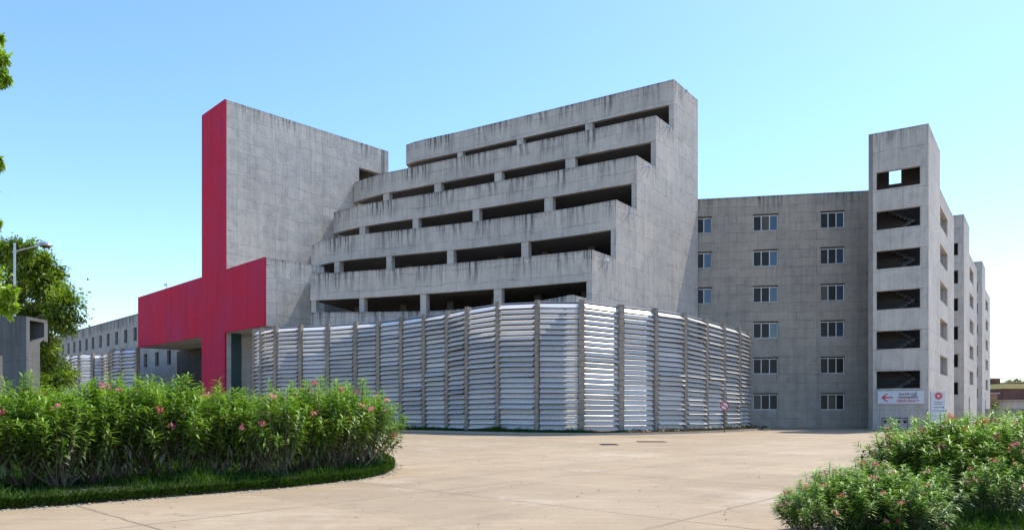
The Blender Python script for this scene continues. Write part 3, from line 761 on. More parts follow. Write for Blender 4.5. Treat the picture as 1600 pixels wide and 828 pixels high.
def oleander_parts(seed, H=2.2, rad=1.0, nst=58, per=44, flowers=5, leaf=.205):
    r = RS(seed); B_, D_, U_, L_, W_, T_ = [], [], [], [], [], []
    st = MB(); tips = []
    for i in range(nst):
        az = r.uniform(0, 2*np.pi); lean = math.sqrt(r.uniform(0, 1)); h = H*r.uniform(.8, 1.03)*(1-.42*lean**2.2)*(r.uniform(.55, 1) if r.rand() < .35 else 1); R_ = rad*lean*r.uniform(.85, 1.1)
        b = np.array([r.normal(0, .10), r.normal(0, .10), 0.])
        e = np.array([math.cos(az)*R_, math.sin(az)*R_, h])
        c = b*.5+e*.5; c[:2] = e[:2]*.72; c[2] = h*.45
        def pt(t): return b*(1-t)**2+2*c*t*(1-t)+e*t*t
        pp = [pt(t) for t in (0, .25, .5, .75, 1)]
        if i % 2 == 0: st.path([Vector(x) for x in pp], [.016, .014, .011, .008, .004], 5)
        t0 = .28+.2*r.rand()
        for j in range(per):
            t = t0+(1-t0)*(j/per)**.5; p = pt(min(t, 1)); tg = pt(min(t+.02, 1.02))-pt(t); tg /= np.linalg.norm(tg)+1e-9
            a2 = j*2.094+r.uniform(-.5, .5)
            rr = np.array([math.cos(a2), math.sin(a2), 0.]); rr -= tg*rr.dot(tg); rr /= np.linalg.norm(rr)+1e-9
            up = (t-.5)*1.5
            d = rr*(1.0)+tg*max(up, -.25)+np.array([0, 0, -.15-(.55 if t < .6 else 0)*r.rand()])+r.normal(0, .16, 3)
            B_.append(p+r.normal(0, .012, 3)); D_.append(d); U_.append([0, 0, 1.]); l = leaf*r.uniform(.75, 1.25)*(1-.35*max(0, t-.85)/.15)
            L_.append(l); W_.append(l*.25); T_.append(.18+.72*(t-.3)/.7+r.normal(0, .17)+(.14 if p[2] > H*.65 else -.05))
        tips.append((h, e))
    me = leaf_mesh('foliage', np.array(B_), np.array(D_), np.array(U_), np.array(L_), np.array(W_), np.array(T_), M['oleander'], .3, .12)
    fb, fd, fl, ft = [], [], [], []
    r2 = RS(seed+99); sel = r2.choice(len(tips), flowers, replace=False)
    for k in sel:
        e = tips[k][1]; tt = r2.uniform(0, 1)
        for m in range(7):
            c = e+r2.normal(0, .035, 3)+np.array([0, 0, .03]); ax = r2.normal(0, .6, 3)+np.array([e[0], e[1]-.5, .7])
            ax /= np.linalg.norm(ax); u = np.cross(ax, [0, 0, 1.]); u /= np.linalg.norm(u)+1e-9; v = np.cross(ax, u)
            for q in range(5):
                a = q*2*np.pi/5; fb.append(c); fd.append(u*math.cos(a)+v*math.sin(a)+ax*.35); fl.append(.043*r2.uniform(.8, 1.2)); ft.append(tt+r2.normal(0, .15))
    fb = np.array(fb); fd = np.array(fd)
    fm = leaf_mesh('flowers', fb, fd, np.tile([0.1, -.3, 1.], (len(fb), 1)), np.array(fl), np.array(fl)*.8, np.array(ft), M['petal'], .1)
    return me, fm, st
protos = []
for s_ in range(6):
    me, fm, st = oleander_parts(10+s_, flowers=[2, 3, 9, 5, 3, 7][s_])
    protos.append((me, fm, st))
stem_mesh = []
for me, fm, st in protos:
    o = st.build('stems', M['twig']); stem_mesh.append(o.data); bpy.data.objects.remove(o)
def shrub(k, loc, rz, sc, label, group, flowers=True):
    b = thing('oleander_shrub', label, 'shrub', loc, rz, group); b.scale = sc
    link(protos[k][0], 'foliage', b); link(stem_mesh[k], 'stems', b)
    if flowers: link(protos[k][1], 'flowers', b)
    return b
ordn = ['first', 'second', 'third', 'fourth', 'fifth', 'sixth', 'seventh', 'eighth', 'ninth', 'tenth', 'eleventh', 'twelfth', 'thirteenth', 'fourteenth', 'fifteenth']
BED = .16
front = [(-28,13.0,1.02),(36,13.4,.99),(92,13.5,.93),(143,14.2,.97),(184,14.5,1.0),(232,15.0,1.03),(282,15.0,1.07),(338,15.4,.94),(388,15.8,.92),(432,15.5,.90),(478,16.6,.97),(520,17.0,1.06),(550,17.6,1.04),(574,18.6,.92)]
rk = random.Random(3)
for i, (px, D, s_) in enumerate(front):
    D -= .7; s_ *= rk.uniform(.88, 1.06); p = XY(px, D); k = [0, 4, 1, 0, 3, 1, 4, 3, 0, 3, 5, 2, 2, 5][i]
    look = {2: 'dotted with many pink flowers', 5: 'with pink flowers'}.get(k, 'with narrow dusty leaves')
    shrub(k, (p.x, p.y, BED-.04), rk.uniform(0, 6.28), (s_*rk.uniform(.95, 1.1), s_*rk.uniform(.95, 1.1), s_),
          'green oleander '+look+', '+ordn[i]+' from the left in the hedge front row', 'oleander shrubs in the long hedge')
backr = [(10,16.2,.95),(75,17.3,.97),(135,17.8,.98),(205,18.3,1.0),(262,18.6,1.03),(325,19.2,.98),(385,19.6,.95),(440,19.9,.92),(492,20.2,.98),(528,20.4,1.0)]
for i, (px, D, s_) in enumerate(backr):
    p = XY(px, D)
    shrub([3, 1, 4, 0, 1, 3, 4, 0, 5, 2][i], (p.x, p.y, BED-.04), rk.uniform(0, 6.28), (s_, s_, s_),
          'green oleander bush, '+ordn[i]+' from the left in the hedge rear row', 'oleander shrubs in the long hedge')
rightb = [(1415,12.6,.60,'tall oleander at the left end of the right-hand clump, pink flowers'),(1475,11.6,.66,'big pink-flowered oleander second from the left in the right-hand clump'),
          (1540,12.4,.68,'oleander third from the left in the right-hand clump'),(1590,11.2,.66,'oleander at the right frame edge of the right-hand clump'),(1650,11.9,.68,'oleander cut by the right frame edge'),
          (1500,13.8,.62,'oleander at the back of the right-hand clump'),(1450,12.0,.60,'oleander with pink flowers between the first and second of the right-hand clump'),(1510,11.2,.62,'full oleander in the middle of the right-hand clump'),(1570,13.2,.66,'oleander at the rear right of the right-hand clump'),(1440,14.0,.5,'short oleander behind the left end of the right-hand clump'),(1560,9.6,.40,'low oleander at the front of the right-hand clump near the frame corner')]
for i, (px, D, s_, lab) in enumerate(rightb):
    p = XY(px, D); shrub([2, 5, 3, 2, 5, 5, 2, 5, 3, 2, 5][i], (p.x, p.y, .02), 1.3*i+.4, (s_*1.3, s_*1.3, s_*1.1), lab, 'oleander shrubs at the right')
lowb = [(1268,8.3,.34,'small low oleander with pink flowers, leftmost of the right-hand planting'),(1325,8.6,.40,'small low oleander second from the left in the right-hand planting'),(1300,9.0,.40,'small low oleander, behind the two leftmost of the right-hand planting'),(1355,9.3,.44,'small low oleander in the back of the right-hand corner planting'),(1415,8.4,.36,'small low oleander at the bottom edge of the frame'),(1385,8.9,.43,'small low oleander nestling against the tall right-hand clump'),(1440,9.2,.40,'small low oleander under the tall right-hand clump')]
for i, (px, D, s_, lab) in enumerate(lowb):
    p = XY(px, D); shrub([5, 2, 3, 5, 2, 5, 0][i], (p.x, p.y, .02), 2.1*i+1, (s_*1.45, s_*1.45, s_), lab, 'low oleanders in the right-hand corner')

# planted beds: a low mound of soil under dense grass
def inpoly(x, y, poly):
    c = np.zeros(len(x), bool); n = len(poly); j = n-1
    for i in range(n):
        xi, yi = poly[i]; xj, yj = poly[j]
        m = ((yi > y) != (yj > y)) & (x < (xj-xi)*(y-yi)/(yj-yi+1e-12)+xi); c ^= m; j = i
    return c
def grass(name, poly, n, h, z, label, mat=None, seed=1, lean=.5, edge_h=None, tintb=.5):
    r = RS(seed); P_ = np.array(poly); lo = P_.min(0); hi = P_.max(0); x = r.uniform(lo[0], hi[0], n*4); y = r.uniform(lo[1], hi[1], n*4)
    m = inpoly(x, y, poly); x = x[m][:n]; y = y[m][:n]; n = len(x)
    cl = np.sin(x*1.7+y*.9)+np.sin(x*.6-y*2.3)+np.sin(x*4.1+y*3.3)*.5
    b = np.stack([x, y, np.full(n, z)], 1); d = np.stack([r.normal(0, lean, n), r.normal(0, lean, n), np.ones(n)], 1)
    L = h*r.uniform(.5, 1.25, n)*np.clip(1+.38*cl, .5, 2.2); t = tintb+.12*cl+r.normal(0, .2, n)
    me = leaf_mesh(name, b, d, r.normal(0, 1, (n, 3)), L, np.full(n, .012)+L*.05, t, mat or M['grass'], .1, .2)
    o = link(me, name); tag(o, label, 'grass', kind='stuff'); return o
edge = [(-60,806),(0,796),(100,789),(300,773),(450,761),(560,749),(598,741),(612,733),(611,726),(596,719),(560,712)]
bp = [gnd(*e) for e in edge]; bp += [Vector((-6.5, 25.5)), Vector((-12, 25.5)), Vector((-24, 22.5)), Vector((-16, 10.3))]
bedpoly = [(p.x, p.y) for p in bp]
mb = MB(); mb.prism(bedpoly, -.02, BED); tag(mb.build('planting_bed', M['soil']), kind='structure')
sh = [((x-(-7))*.995+(-7), (y-18)*.993+18) for x, y in bedpoly]
grass('grass', sh, 90000, .17, BED-.02, 'dense green grass covering the raised bed under the long hedge', seed=2)
mb = MB(); mb.strip([gnd(e[0], e[1]) for e in edge][::1], -.01, .045, .09); tag(mb.build('kerb', M['kerb']), kind='structure')
# shaggy rim hanging over the kerb
rim = []
for a, b in zip(bp[:11], bp[1:11]):
    d = (b-a); L = d.length; nn = Vector((d.y, -d.x)).normalized()
    rim.append((a, b, L, nn))
r = RS(5); B_ = []; D_ = []
for a, b, L, nn in rim:
    k = int(L*900); f = r.uniform(0, 1, k); zz_ = r.uniform(.0, BED, k)
    for i in range(k):
        p = a+(b-a)*f[i]+nn*.0; B_.append((p.x, p.y, zz_[i])); D_.append((nn.x*.7+r.normal(0, .4), nn.y*.7+r.normal(0, .4), .7))
B_ = np.array(B_); me = leaf_mesh('grass', B_, np.array(D_), r.normal(0, 1, (len(B_), 3)), .11*r.uniform(.5, 1.3, len(B_)), np.full(len(B_), .016), .45+r.normal(0, .2, len(B_)), M['grass'], .1, .3)
tag(link(me, 'grass'), 'shaggy grass rim hanging over the edge of the hedge bed', 'grass', kind='stuff')
rb = [Vector((3.2, 7.6)), Vector((5.1, 9.6)), Vector((5.9, 11.3)), Vector((6.6, 14.2)), Vector((9, 15.3)), Vector((13, 14.5)), Vector((13, 6)), Vector((4, 6.6))]
rbp = [(p.x, p.y) for p in rb]
mb = MB(); mb.prism(rbp, -.02, .06); tag(mb.build('planting_bed', M['soil']), kind='structure')
grass('grass', rbp, 30000, .14, .05, 'grass under the oleanders at the right', seed=4)
# foot of the screen: green part and dry part
def strip_poly(i0, i1, off0, off1):
    a = offset(spts, off0)[i0:i1+1]; b = offset(spts, off1)[i0:i1+1]; return [(p.x, p.y) for p in a]+[(p.x, p.y) for p in b[::-1]]
grass('grass', strip_poly(4, 14, 1.2, -.1), 45000, .22, .08, 'green grass strip along the foot of the long metal screen', seed=6, tintb=.3)
dp = offset(spts, 1.15)[14:]; dpl = [(p.x, p.y) for p in dp]+[(out[-3].x-.2, out[-3].y), (out[-2].x-.3, out[-2].y)]+[(p.x, p.y) for p in offset(spts, -.1)[14:][::-1]]
r = RS(8); x = r.uniform(6, 20.5, 9000); y = r.uniform(42, 57, 9000); m = inpoly(x, y, dpl); x = x[m]; y = y[m]
keep = (np.sin(x*5)+np.sin(x*11+y*3)+r.normal(0, .7, len(x))) > -.2; x = x[keep]; y = y[keep]
B_ = np.repeat(np.stack([x, y, np.full(len(x), .1)], 1), 5, 0); n = len(B_); B_ += r.normal(0, .06, B_.shape); B_[:, 2] = .1+abs(r.normal(0, .10, n))
me = leaf_mesh('dry_ground_cover', B_, r.normal(0, 1, (n, 3))+[0, 0, .6], r.normal(0, 1, (n, 3)), r.uniform(.07, .2, n), r.uniform(.03, .07, n), r.uniform(0, 1, n), M['dry'])
tag(link(me, 'dry_ground_cover'), 'dry reddish ground cover at the right foot of the metal screen', 'ground cover', kind='stuff')

# ------------------------------------------------------------------ trees
def tree(name, label, base, trunk_pts, trunk_r, clumps, mat, leaf, nleaf, seed, parts_group=None, droop=0):
    t = thing(name, label, 'tree', base, 0, parts_group); r = RS(seed)
    mb = MB(); mb.path([Vector(p) for p in trunk_pts], trunk_r, 9)
    mb.build('trunk', M['bark'], t)
    lb = MB(); tp = Vector(trunk_pts[-1])
    B_, D_, T_ = [], [], []
    fork = Vector(trunk_pts[-1])
    for (cx, cy, cz, rad) in clumps:
        c = Vector((cx, cy, cz)); mid = fork.lerp(c, .5)+Vector((r.normal(0, .2), r.normal(0, .2), .15))
        lb.path([fork-Vector((0, 0, .2)), mid, c], [trunk_r[-1]*.6, trunk_r[-1]*.35, .02], 6)
        tw = 10
        for q in range(tw):
            v = Vector(r.normal(0, 1, 3)); v.normalize(); e = c+v*rad*r.uniform(.55, 1.0)
            lb.path([c, c.lerp(e, .6)+Vector((0, 0, .05)), e], [.02, .014, .006], 4)
            k = int(nleaf/len(clumps)/tw)
            f = r.uniform(.25, 1.05, k)[:, None]; pos = np.array(c)[None]*(1-f)+np.array(e)[None]*f+r.normal(0, rad*.17, (k, 3))
            B_.append(pos); D_.append(np.array(v)[None]*.6+r.normal(0, .7, (k, 3))+[0, 0, -.3-droop]); T_.append(np.full(k, r.uniform(.1, .8))+r.normal(0, .18, k)+.2*(pos[:, 2]-cz)/rad)
    lb.build('limbs', M['bark'], t)
    B_ = np.concatenate(B_); D_ = np.concatenate(D_); T_ = np.concatenate(T_); n = len(B_)
    me = leaf_mesh('crown', B_, D_, np.tile([0, 0, 1.], (n, 1))+r.normal(0, .4, (n, 3)), leaf*r.uniform(.7, 1.3, n), leaf*.45*r.uniform(.8, 1.2, n), T_, mat, .15, .1)
    link(me, 'crown', t); return t
# broad tree behind the gatehouse
cl = []
r = RS(21)
prof = [(40,385),(15,400),(62,410),(80,432),(95,455),(106,478),(100,505),(88,530),(70,420),(50,440),(30,430),(20,470),(50,480),(75,490),(60,520),(80,555),(55,565),(70,585),(45,545),(95,575),(5,520),(-20,440),(-40,480),(-15,400),(-60,520),(-30,560),(70,600),(95,600),(60,620),(85,545),(30,590)]
for px, py in prof:
    D = 34+r.uniform(-2.6, 2.4); p = P(px-(12 if px > 60 else 4), py, D); cl.append((p.x-(-26), p.y-34, p.z, r.uniform(.8, 1.15)))
tree('broadleaf_tree', 'big round-crowned tree behind the dark gatehouse and street lamp', (-26, 34, 0), [(0, 0, -.05), (.15, .1, 1.4), (.0, 0, 2.8), (.3, 0, 4.0)], [.3, .26, .22, .17], cl, M['tree_leaf'], .2, 46000, 5)
# loose sprays at its right edge
cl = []
for px, py in [(106,470),(101,450),(100,490),(109,497),(94,462),(103,512),(90,440)]:
    p = P(px, py, 33+r.uniform(-.6, .6)); cl.append((p.x+22.6-.2, p.y-33, p.z, .32))
tree('young_tree', 'thin young tree with sparse yellow-green sprays at the right edge of the big tree', (-22.6, 33, 0), [(0, 0, -.05), (.1, 0, 2.2), (.5, 0, 4.2)], [.08, .06, .045], cl, M['near_leaf'], .15, 2600, 6)
# near tree, its branch ends hanging into the left edge
cl = []
for px, py, q in [(-7,62,.1),(0,92,.11),(6,122,.09),(-40,80,.2),(-45,120,.2),(-30,40,.12),(-6,252,.09),(-35,250,.18),(-90,180,.5),(-10,350,.08),(-24,390,.12),(-16,425,.14),(16,458,.09),(-2,470,.2),(14,480,.08),(-40,450,.4),(-100,300,.8),(-120,420,.8),(-150,120,.9),(-170,240,.9)]:
    p = P(px, py, 9.0+r.uniform(-.5, .5)); cl.append((p.x+9.6, p.y-9.6, p.z, q))
tree('feathery_tree', 'bright green tree whose fine leaved branch ends hang in from the left frame edge', (-9.6, 9.6, 0), [(0, 0, -.05), (-.1, 0, 1.5), (0, .1, 2.8)], [.2, .17, .13], cl, M['near_leaf'], .075, 8500, 9, None, .4)

# clipped bush behind the hedge at the left
me, fm, st = oleander_parts(77, 1.5, 1.1, 50, 60, 1, .10)
p = XY(60, 24); b = thing('round_bush', 'pale green rounded bush beside the gatehouse, behind the hedge', 'bush', (p.x, p.y, .1)); link(me, 'foliage', b); st.build('stems', M['twig'], b)
p = XY(135, 28); b = thing('round_bush', 'bright rounded bush in front of the distant zigzag screen', 'bush', (p.x, p.y, .0)); b.scale = (1.5, 1.3, 1.35); link(me, 'foliage', b); link(b.children[0].data, 'inner_leaves', b).scale = (.8, .8, .8)

# ------------------------------------------------------------------ gatehouse at the left edge
DG = 21.0; gx0 = P(-70, 0, DG).x; gx1 = P(41, 0, DG).x; gz = EYE+(HZ-494)/F*DG
gh = thing('gatehouse', 'dark grey rendered gatehouse with a hollow box jutting from its upper corner', 'building', (gx1, DG, 0))
mb = MB(); d = Vector((1, 0)); dx0 = ray_s(-30, Vector((gx0, DG)), d); dx1 = ray_s(4, Vector((gx0, DG)), d); zd = EYE+(HZ-555)/F*DG
mb.grid(Vector((gx0, DG)), d, [0, dx0, dx1, gx1-gx0], [0, zd, gz], lambda s, z: not (dx0 < s < dx1 and z < zd), .15, lambda s: gz)
rel(mb, gh).build('front_wall', M['conc_gate'], gh)
mb = MB(); gr = P(30, 0, DG+3.7).x-2.2; mb.box(gr-.25, gr, DG+.151, DG+3.4, 0, gz-.002, None, gz); mb.box(gx0, gx0+.25, DG+.151, DG+3.4, 0, gz-.002); mb.box(gx0, gr, DG+3.4, DG+3.65, 0, gz-.002)
mb.box(gx0+.26, gr-.26, DG+.16, DG+3.39, gz-.5, gz-.2)
rel(mb, gh).build('rear_walls', M['conc_gate'], gh)
# the hollow box behind the front wall, open towards the drive
yb = DG+.153; ye = 21.95; bz0 = EYE+(HZ-548)/F*DG; bz1 = bz0+.42; xb = gx1-1.6; tk = .1
mb = MB()
mb.box(xb, gx1, yb, ye, gz-.10, gz-.004, None, gz)
mb.box(xb, gx1, ye-.14, ye+.02, bz1-.06, gz-.102)
mb.box(xb-.1, xb-.002, yb, ye, bz0, gz-.102)
for dz in (0, .07):
    q = [(xb, yb, bz0+dz), (gx1, yb, bz0+dz), (gx1, ye-.15, bz1+dz), (xb, ye-.15, bz1+dz)]
    mb.face(q if dz else q[::-1])
mb.face([(gx1, yb, bz0), (gx1, ye-.15, bz1), (gx1, ye-.15, bz1+.07), (gx1, yb, bz0+.07)])
rel(mb, gh).build('jutting_box', M['conc_gate'], gh)
for i in range(3):
    mb = MB(); mb.box(xb+.01, gx1-.15-i*.4, yb+.15+i*.22, yb+.2+i*.22, gz-.2, gz-.103); rel(mb, gh).build('ceiling_batten', M['rust'], gh)

# ------------------------------------------------------------------ street lamp
DLm = 27.0; p = P(23, 392, DLm); q = P(70, 383, DLm)
lp = thing('street_lamp', 'grey street lamp with a flat oval head above the gatehouse roof', 'street lamp', (p.x, p.y, 0))
mb = MB(); mb.path([Vector((0, 0, 0)), Vector((0, 0, 3)), Vector((.0, 0, p.z+.3))], [.06, .05, .04], 9); mb.build('pole', M['steel'], lp)
ax = q.x-p.x
mb = MB(); mb.path([Vector((-.1, 0, p.z-.05)), Vector((ax*.5, 0, p.z+.12)), Vector((ax-.15, 0, q.z))], [.028, .025, .022], 6); mb.build('arm', M['steel'], lp)
mb = MB(); Mx = Matrix.Translation((ax+.02, 0, q.z)) @ Matrix.Rotation(R(4), 4, 'Y') @ Matrix.Diagonal((1, .8, 1, 1))
mb.lathe([(.10, -.06), (.22, -.045), (.27, 0), (.24, .06), (.12, .12), (.03, .13)], 18, M=Mx); hd = mb.build('lamp_head', M['steel'], lp)
mb = MB(); mb.lathe([(.05, -.10), (.15, -.09), (.2, -.058)], 16, M=Mx); mb.build('lens', M['glass_dark'], hd)

# ------------------------------------------------------------------ signs
def text_mesh(body, size, mat, parent, loc, name='lettering', sx=1., bold=0.):
    cu = bpy.data.curves.new('t', 'FONT'); cu.body = body; cu.size = size; cu.align_x = 'CENTER'; cu.align_y = 'CENTER'; cu.extrude = .004; cu.offset = bold
    to = bpy.data.objects.new('t', cu); col.objects.link(to); bpy.context.view_layer.update()
    me = bpy.data.meshes.new_from_object(to.evaluated_get(bpy.context.evaluated_depsgraph_get())); bpy.data.objects.remove(to)
    me.materials.clear(); me.materials.append(mat)
    for v in me.vertices: v.co.x *= sx
    o = bpy.data.objects.new(name, me); col.objects.link(o); o.parent = parent; o.location = loc; o.rotation_euler = (R(90), 0, 0); return o
M['sign_white'] = simple('sign_white', (.52, .55, .58), .4, 0, .04); M['sign_red'] = simple('sign_red', (.50, .015, .02), .5, 0, .05); M['maroon'] = simple('sign_maroon', (.10, .012, .02), .5, 0, .05)
sx0 = ray_s(1372, T0, dS); sx1 = ray_s(1443.5, T0, dS); c = T0+dS*(sx0+sx1)/2-Vector((-dS.y, dS.x))*.10; W_ = sx1-sx0
zc = EYE+(HZ-620.7)/F*52.5; H_ = 19.2*52.5/F
sg = thing('emergency_sign', 'white emergency sign with a red arrow, hung on the nearest stair tower', 'sign', (c.x, c.y, zc), math.atan2(dS.y, dS.x))
mb = MB(); mb.box(-W_/2, W_/2, -.03, .03, -H_/2, H_/2); mb.build('board', M['sign_white'], sg)
mb = MB(); mb.box(-W_/2-.02, W_/2+.02, -.025, .05, -H_/2-.02, -H_/2-.001); mb.box(-W_/2-.02, W_/2+.02, -.025, .05, H_/2+.001, H_/2+.02)
mb.box(-W_/2-.02, -W_/2-.001, -.025, .099, -H_/2, H_/2); mb.box(W_/2+.001, W_/2+.02, -.025, .099, -H_/2, H_/2); mb.build('frame', M['steel'], sg)
mb = MB(); ay = -.036
x0 = -W_/2+.22
mb.box(x0+.08, x0+.78, ay-.004, ay+.004, -.045, .045)
for sg_ in (1, -1):
    pts = [(x0, 0), (x0+.36, .30*sg_), (x0+.46, .30*sg_), (x0+.17, 0)]
    if sg_ == -1: pts = pts[::-1]
    for y_ in (ay-.005, ay+.004): mb.face([(a_, y_, b_) for a_, b_ in (pts[::-1] if y_ < ay else pts)])
    for i in range(4):
        a_, b_ = pts[i], pts[(i+1) % 4]; mb.face([(a_[0], ay-.005, a_[1]), (b_[0], ay-.005, b_[1]), (b_[0], ay+.004, b_[1]), (a_[0], ay+.004, a_[1])])
mb.build('arrow', M['sign_red'], sg)
tx = W_*.16
text_mesh('ઇમરજન્સી', .30, M['maroon'], sg, (tx, -.036, .23), bold=.004)
text_mesh('आपातकालीन', .27, M['maroon'], sg, (tx, -.036, -.02), bold=.004)
text_mesh('EMERGENCY', .24, M['sign_red'], sg, (tx, -.036, -.27), bold=.004, sx=1.05)
# directory board
DD = 47.5; p = P(1465, 645, DD); W_ = 20.5*DD/F; z1 = EYE+(HZ-612)/F*DD
db = thing('directory_board', 'upright white direction board with a round red emblem near the stair tower corner', 'sign', (p.x, p.y, 0), R(-8))
mb = MB(); mb.box(-W_/2, W_/2, -.06, .06, .25, z1); mb.build('panel', M['sign_white'], db)
mb = MB(); mb.box(-W_/2+.05, -W_/2+.13, -.05, .05, 0, .249); mb.box(W_/2-.13, W_/2-.05, -.05, .05, 0, .249); mb.build('legs', M['steel'], db)
er = .25; ex = .03
mb = MB(); mb.lathe([(er, -.005), (er, .008)], 26, (ex, -.066, z1-.27), Matrix.Rotation(R(90), 4, 'X')); em = mb.build('emblem', M['sign_red'], db)
mb = MB()
for i in range(20):
    a0 = i*math.pi/10; a1 = (i+.6)*math.pi/10
    mb.face([(ex+math.cos(t_)*rr, -.0765, z1-.27+math.sin(t_)*rr) for rr, t_ in ((.20, a0), (.225, a0), (.225, a1), (.20, a1))][::1])
for (xa, xb, za, zb2) in ((-.10, .10, -.10, -.075), (-.07, .07, -.05, .0), (-.11, -.05, .01, .08), (.05, .11, .01, .08), (-.03, .03, .0, .06)):
    mb.box(ex+xa, ex+xb, -.079, -.072, z1-.27+za, z1-.27+zb2)
mb.build('emblem_mark', M['sign_white'], em)
for i, (z_, body, xx) in enumerate([(z1-.72, 'OPD  WARDS', .12), (z1-.85, 'RECEPTION', .12), (z1-1.07, 'BLOOD BANK', -.1), (z1-1.3, 'LABORATORY', .0)]):
    mb = MB()                                                  # lines too small to read in the photograph: short dark dashes
    rr = random.Random(i); x = -.36+abs(xx)
    while x < .25: wl = rr.uniform(.03, .08); mb.box(x, x+wl, -.067, -.061, z_, z_+.04); x += wl+.02
    if i > 1: mb.box(.30, .37, -.067, -.061, z_-.02, z_+.06)
    mb.build('text_line', M['maroon'] if i < 2 else M['dark'], db)
# round no-entry style sign on a post
p = XY(1132, 46.4); ns = thing('prohibition_sign', 'round red and white prohibition sign on a thin rusty post by the screen', 'road sign', (p.x, p.y, .0))
zc = EYE+(HZ-634)/F*46.4
mb = MB(); mb.tube((0, .03, 0), (0, .03, zc+.05), .035); mb.build('post', M['rust'], ns)
mb = MB(); mb.lathe([(.28, -.006), (.28, .006)], 28, (0, -.02, zc), Matrix.Rotation(R(90), 4, 'X')); fc = mb.build('face', M['sign_white'], ns)
mb = MB(); n = 28
for i in range(n):
    a0, a1 = 2*math.pi*i/n, 2*math.pi*(i+1)/n
    mb.face([(math.cos(t_)*rr, -.030, zc+math.sin(t_)*rr) for rr, t_ in ((.215, a0), (.285, a0), (.285, a1), (.215, a1))])
Mx = Matrix.Translation((0, -.031, zc)) @ Matrix.Rotation(R(38), 4, 'Y'); mb.box(-.22, .22, -.003, .001, -.03, .03, Mx)
mb.build('red_ring', M['sign_red'], fc)
mb = MB(); mb.face([(-.14, -.0285, zc+.03), (-.07, -.0285, zc-.03), (-.07, -.0285, zc+.09)]); mb.box(-.18, -.13, -.0285, -.0275, zc+.0, zc+.06); mb.box(.06, .16, -.0285, -.0275, zc-.06, zc-.02); mb.build('symbol', M['dark'], fc)

# fire bucket rack
DRk = 50.6; pa = XY(1378, DRk); pb = XY(1418, DRk); rk_ = thing('bucket_rack', 'low black metal rack standing against the foot of the nearest stair tower', 'rack', (pa.x, pa.y, 0))
Wk = pb.x-pa.x; zk = .92
mb = MB()
for x in (0, Wk): mb.tube((x, 0, 0), (x, 0, zk), .025, n=6)
mb.tube((-.02, 0, zk), (Wk+.02, 0, zk), .03, n=6); mb.tube((0, 0, .1), (Wk, 0, .1), .015, n=5); mb.build('frame', M['dark'], rk_)
M['bucket'] = simple('bucket_paint', (.035, .012, .012), .5)
for i, w_ in enumerate(['leftmost', 'second', 'third', 'rightmost']):
    x = .2+i*(Wk-.4)/3
    o_ = thing('fire_bucket', 'small dark fire bucket hanging from the black rack, %s of the four' % w_, 'bucket', (pa.x+x, pa.y-.05, zk-.38), 0, 'fire buckets on the rack')
    mb = MB(); mb.lathe([(.05, 0), (.09, .03), (.135, .22), (.145, .22), (.12, .215)], 14); mb.build('pail', M['bucket'], o_)
    mb = MB(); mb.path([Vector((-.14, 0, .21)), Vector((-.07, 0, .34)), Vector((.07, 0, .34)), Vector((.14, 0, .21))], [.008]*4, 5); mb.build('handle', M['dark'], o_)

# ------------------------------------------------------------------ drain covers and litter
for (px0, px1, py, lab) in ((996, 1040, 690, 'rusty long drain cover set in the paving before the screen'), (938, 965, 694.5, 'smaller dark drain cover left of the rusty one')):
    D = F*EYE/(py-HZ); a = XY(px0, D); b = XY(px1, D); mb = MB(); mb.box(a.x, b.x, a.y-.35, a.y+.35, .0, .022)
    for i in range(9): x = a.x+.06+i*(b.x-a.x-.12)/9; mb.box(x, x+.05, a.y-.3, a.y+.3, .0225, .032)
    o_ = mb.build('drain_cover', M['rust'] if px0 > 990 else M['dark']); tag(o_, lab, 'drain cover')
r = RS(31); n = 420
x = r.uniform(-6, 12, n); y = r.uniform(9, 40, n); m = ~inpoly(x, y, bedpoly); x = x[m]; y = y[m]; n = len(x)
me = leaf_mesh('fallen_leaves', np.stack([x, y, np.full(n, .006)], 1), np.stack([r.normal(0, 1, n), r.normal(0, 1, n), r.uniform(0, .15, n)], 1), np.tile([0, 0, 1.], (n, 1)), r.uniform(.02, .07, n), r.uniform(.015, .035, n), r.uniform(0, .7, n), M['dry'])
tag(link(me, 'fallen_leaves'), 'scattered dry leaves and crumbs lying on the paving', 'litter', kind='stuff')
M['pebble'] = simple('pebble', (.33, .29, .23), .95, 0, .5, 8)
mb = MB(); r = random.Random(9)
for a, b, L, nn in rim:
    for i in range(int(L*45)):
        f = r.random(); p = a+(b-a)*f+nn*abs(r.gauss(.02, .14)); s_ = r.uniform(.006, .024)*(1.8 if r.random() < .07 else 1)
        Mx = Matrix.Translation((p.x, p.y, s_*.25)) @ Matrix.Rotation(r.uniform(0, 3), 4, 'Z') @ Matrix.Rotation(r.uniform(-.4, .4), 4, 'X')
        mb.lathe([(s_*.5, -s_*.4), (s_, 0), (s_*.6, s_*.45)], 6, M=Mx)
tag(mb.build('rubble', M['pebble']), 'pale pebbles and mortar crumbs along the edge of the hedge bed', 'rubble', kind='stuff')

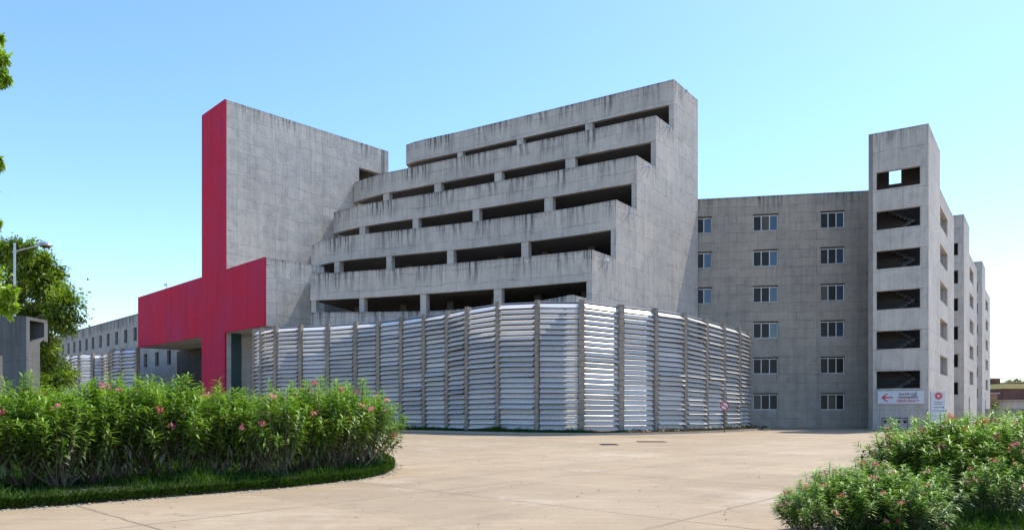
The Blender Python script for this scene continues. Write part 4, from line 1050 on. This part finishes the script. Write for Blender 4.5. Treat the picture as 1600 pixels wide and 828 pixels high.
# ------------------------------------------------------------------ far right: boundary wall, brick houses, trees
DB = 105.0
bw = thing('boundary_wall', 'long low grey plastered boundary wall beyond the stair towers', 'wall', (P(1520, 0, DB).x, DB, 0))
mb = MB(); L = 90; pane = []
mb.box(0, L, 0, .25, 0, 1.55, None, 1.55); mb.build('wall', M['conc_wing'], bw)
for i in range(24):
    mb = MB(); mb.box(i*3.8, i*3.8+.4, -.1, -.003, 0, 1.65, None, 1.65); mb.build('pier', M['conc_wing'], bw)
def house(name, label, px0, px1, pytop, D, depth=8, roofc=None, roofh=0, mat=None, wins=()):
    a = P(px0, pytop, D); b = P(px1, pytop, D); h = thing(name, label, 'house', (a.x, D, 0)); W_ = b.x-a.x
    hs = [(u*W_, v*W_, z0, z1) for u, v, z0, z1 in wins]
    mb = MB(); mb.grid(Vector((0, 0)), Vector((1, 0)), [0, W_]+[x for q in hs for x in q[:2]], [0, a.z]+[z for q in hs for z in q[2:]], lambda s, z: not any(q[0] < s < q[1] and q[2] < z < q[3] for q in hs), .3)
    mb.box(0, .3, .301, depth, 0, a.z-.01); mb.box(W_-.3, W_, .301, depth, 0, a.z-.01); mb.box(0, W_, depth, depth+.3, 0, a.z-.01)
    mb.build('wall', mat or M['brick'], h)
    mb = MB(); mb.box(-.3, W_+.3, -.4, depth+.5, a.z+.001, a.z+.2+roofh); mb.build('roof', roofc or M['conc_wing'], h)
    mb = MB(); 
    for q in hs: mb.box(q[0]+.003, q[1]-.003, .12, .16, q[2]+.003, q[3]-.003)
    if hs: mb.build('window', M['glass_dark'], h)
    return h
M['yellow'] = simple('yellow_sheet', (.55, .45, .16), .6)
M['rawplaster'] = simple('raw_plaster', (.30, .17, .10), .9, 0, .3, .8)
house('brick_house', 'tall unfinished brown brick house beside the farthest stair tower', 1538, 1563, 592, 135, 8, None, 0, M['brick'], [(.3, .75, 3.2, 4.6)])
house('brick_house', 'long dark brick house with a pale yellow roof edge, at the right frame edge', 1570, 1640, 607, 130, 10, M['yellow'], .7, M['brick'], [(.2, .32, 1.8, 3.0), (.5, .6, 1.8, 3.0)])
house('plastered_shed', 'orange-brown plastered shed in front of the tall brown brick house', 1546, 1558, 615, 122, 6, None, 0, M['rawplaster'], [(.3, .6, .0, 2.1)])
house('block_shed', 'low grey block shed before the yellow-edged brick house', 1585, 1625, 626, 118, 4, None, 0, M['conc_stair'])
house('brick_house', 'farther brick house rising behind the yellow roof edge', 1583, 1612, 598, 165, 8)
r = RS(40)
for i, (px, py, D, lab) in enumerate([(1568, 602, 175, 'small far tree in the gap between the brick houses'), (1586, 596, 190, 'far rounded tree above the yellow roof edge'), (1604, 595, 185, 'far tree at the right frame edge behind the houses')]):
    c = P(px, py, D); cl = [(r.normal(0, 1.3), r.normal(0, 1.2), c.z-.8+r.normal(0, .6), 1.3) for _ in range(9)]
    tree('far_tree', lab, (c.x, c.y, 0), [(0, 0, -.05), (0, 0, 2), (.1, 0, c.z*.6)], [.3, .25, .2], cl, M['tree_leaf'], .45, 2200, 50+i, 'trees beyond the brick houses')
# weeds and a mound of rubble before the boundary wall
mb = MB(); r = random.Random(4)
for i in range(130):
    px = r.uniform(1535, 1640); D = r.uniform(97, 104); p = XY(px, D); s_ = r.uniform(.12, .5)
    Mx = Matrix.Translation((p.x, p.y, s_*.3)) @ Matrix.Rotation(r.uniform(0, 3), 4, 'Z') @ Matrix.Rotation(r.uniform(-.4, .4), 4, 'X')
    mb.lathe([(s_*.6, -s_*.4), (s_, 0), (s_*.6, s_*.45)], 6, M=Mx)
tag(mb.build('rubble', M['pebble']), 'rubble heaped along the foot of the far boundary wall', 'rubble', kind='stuff')
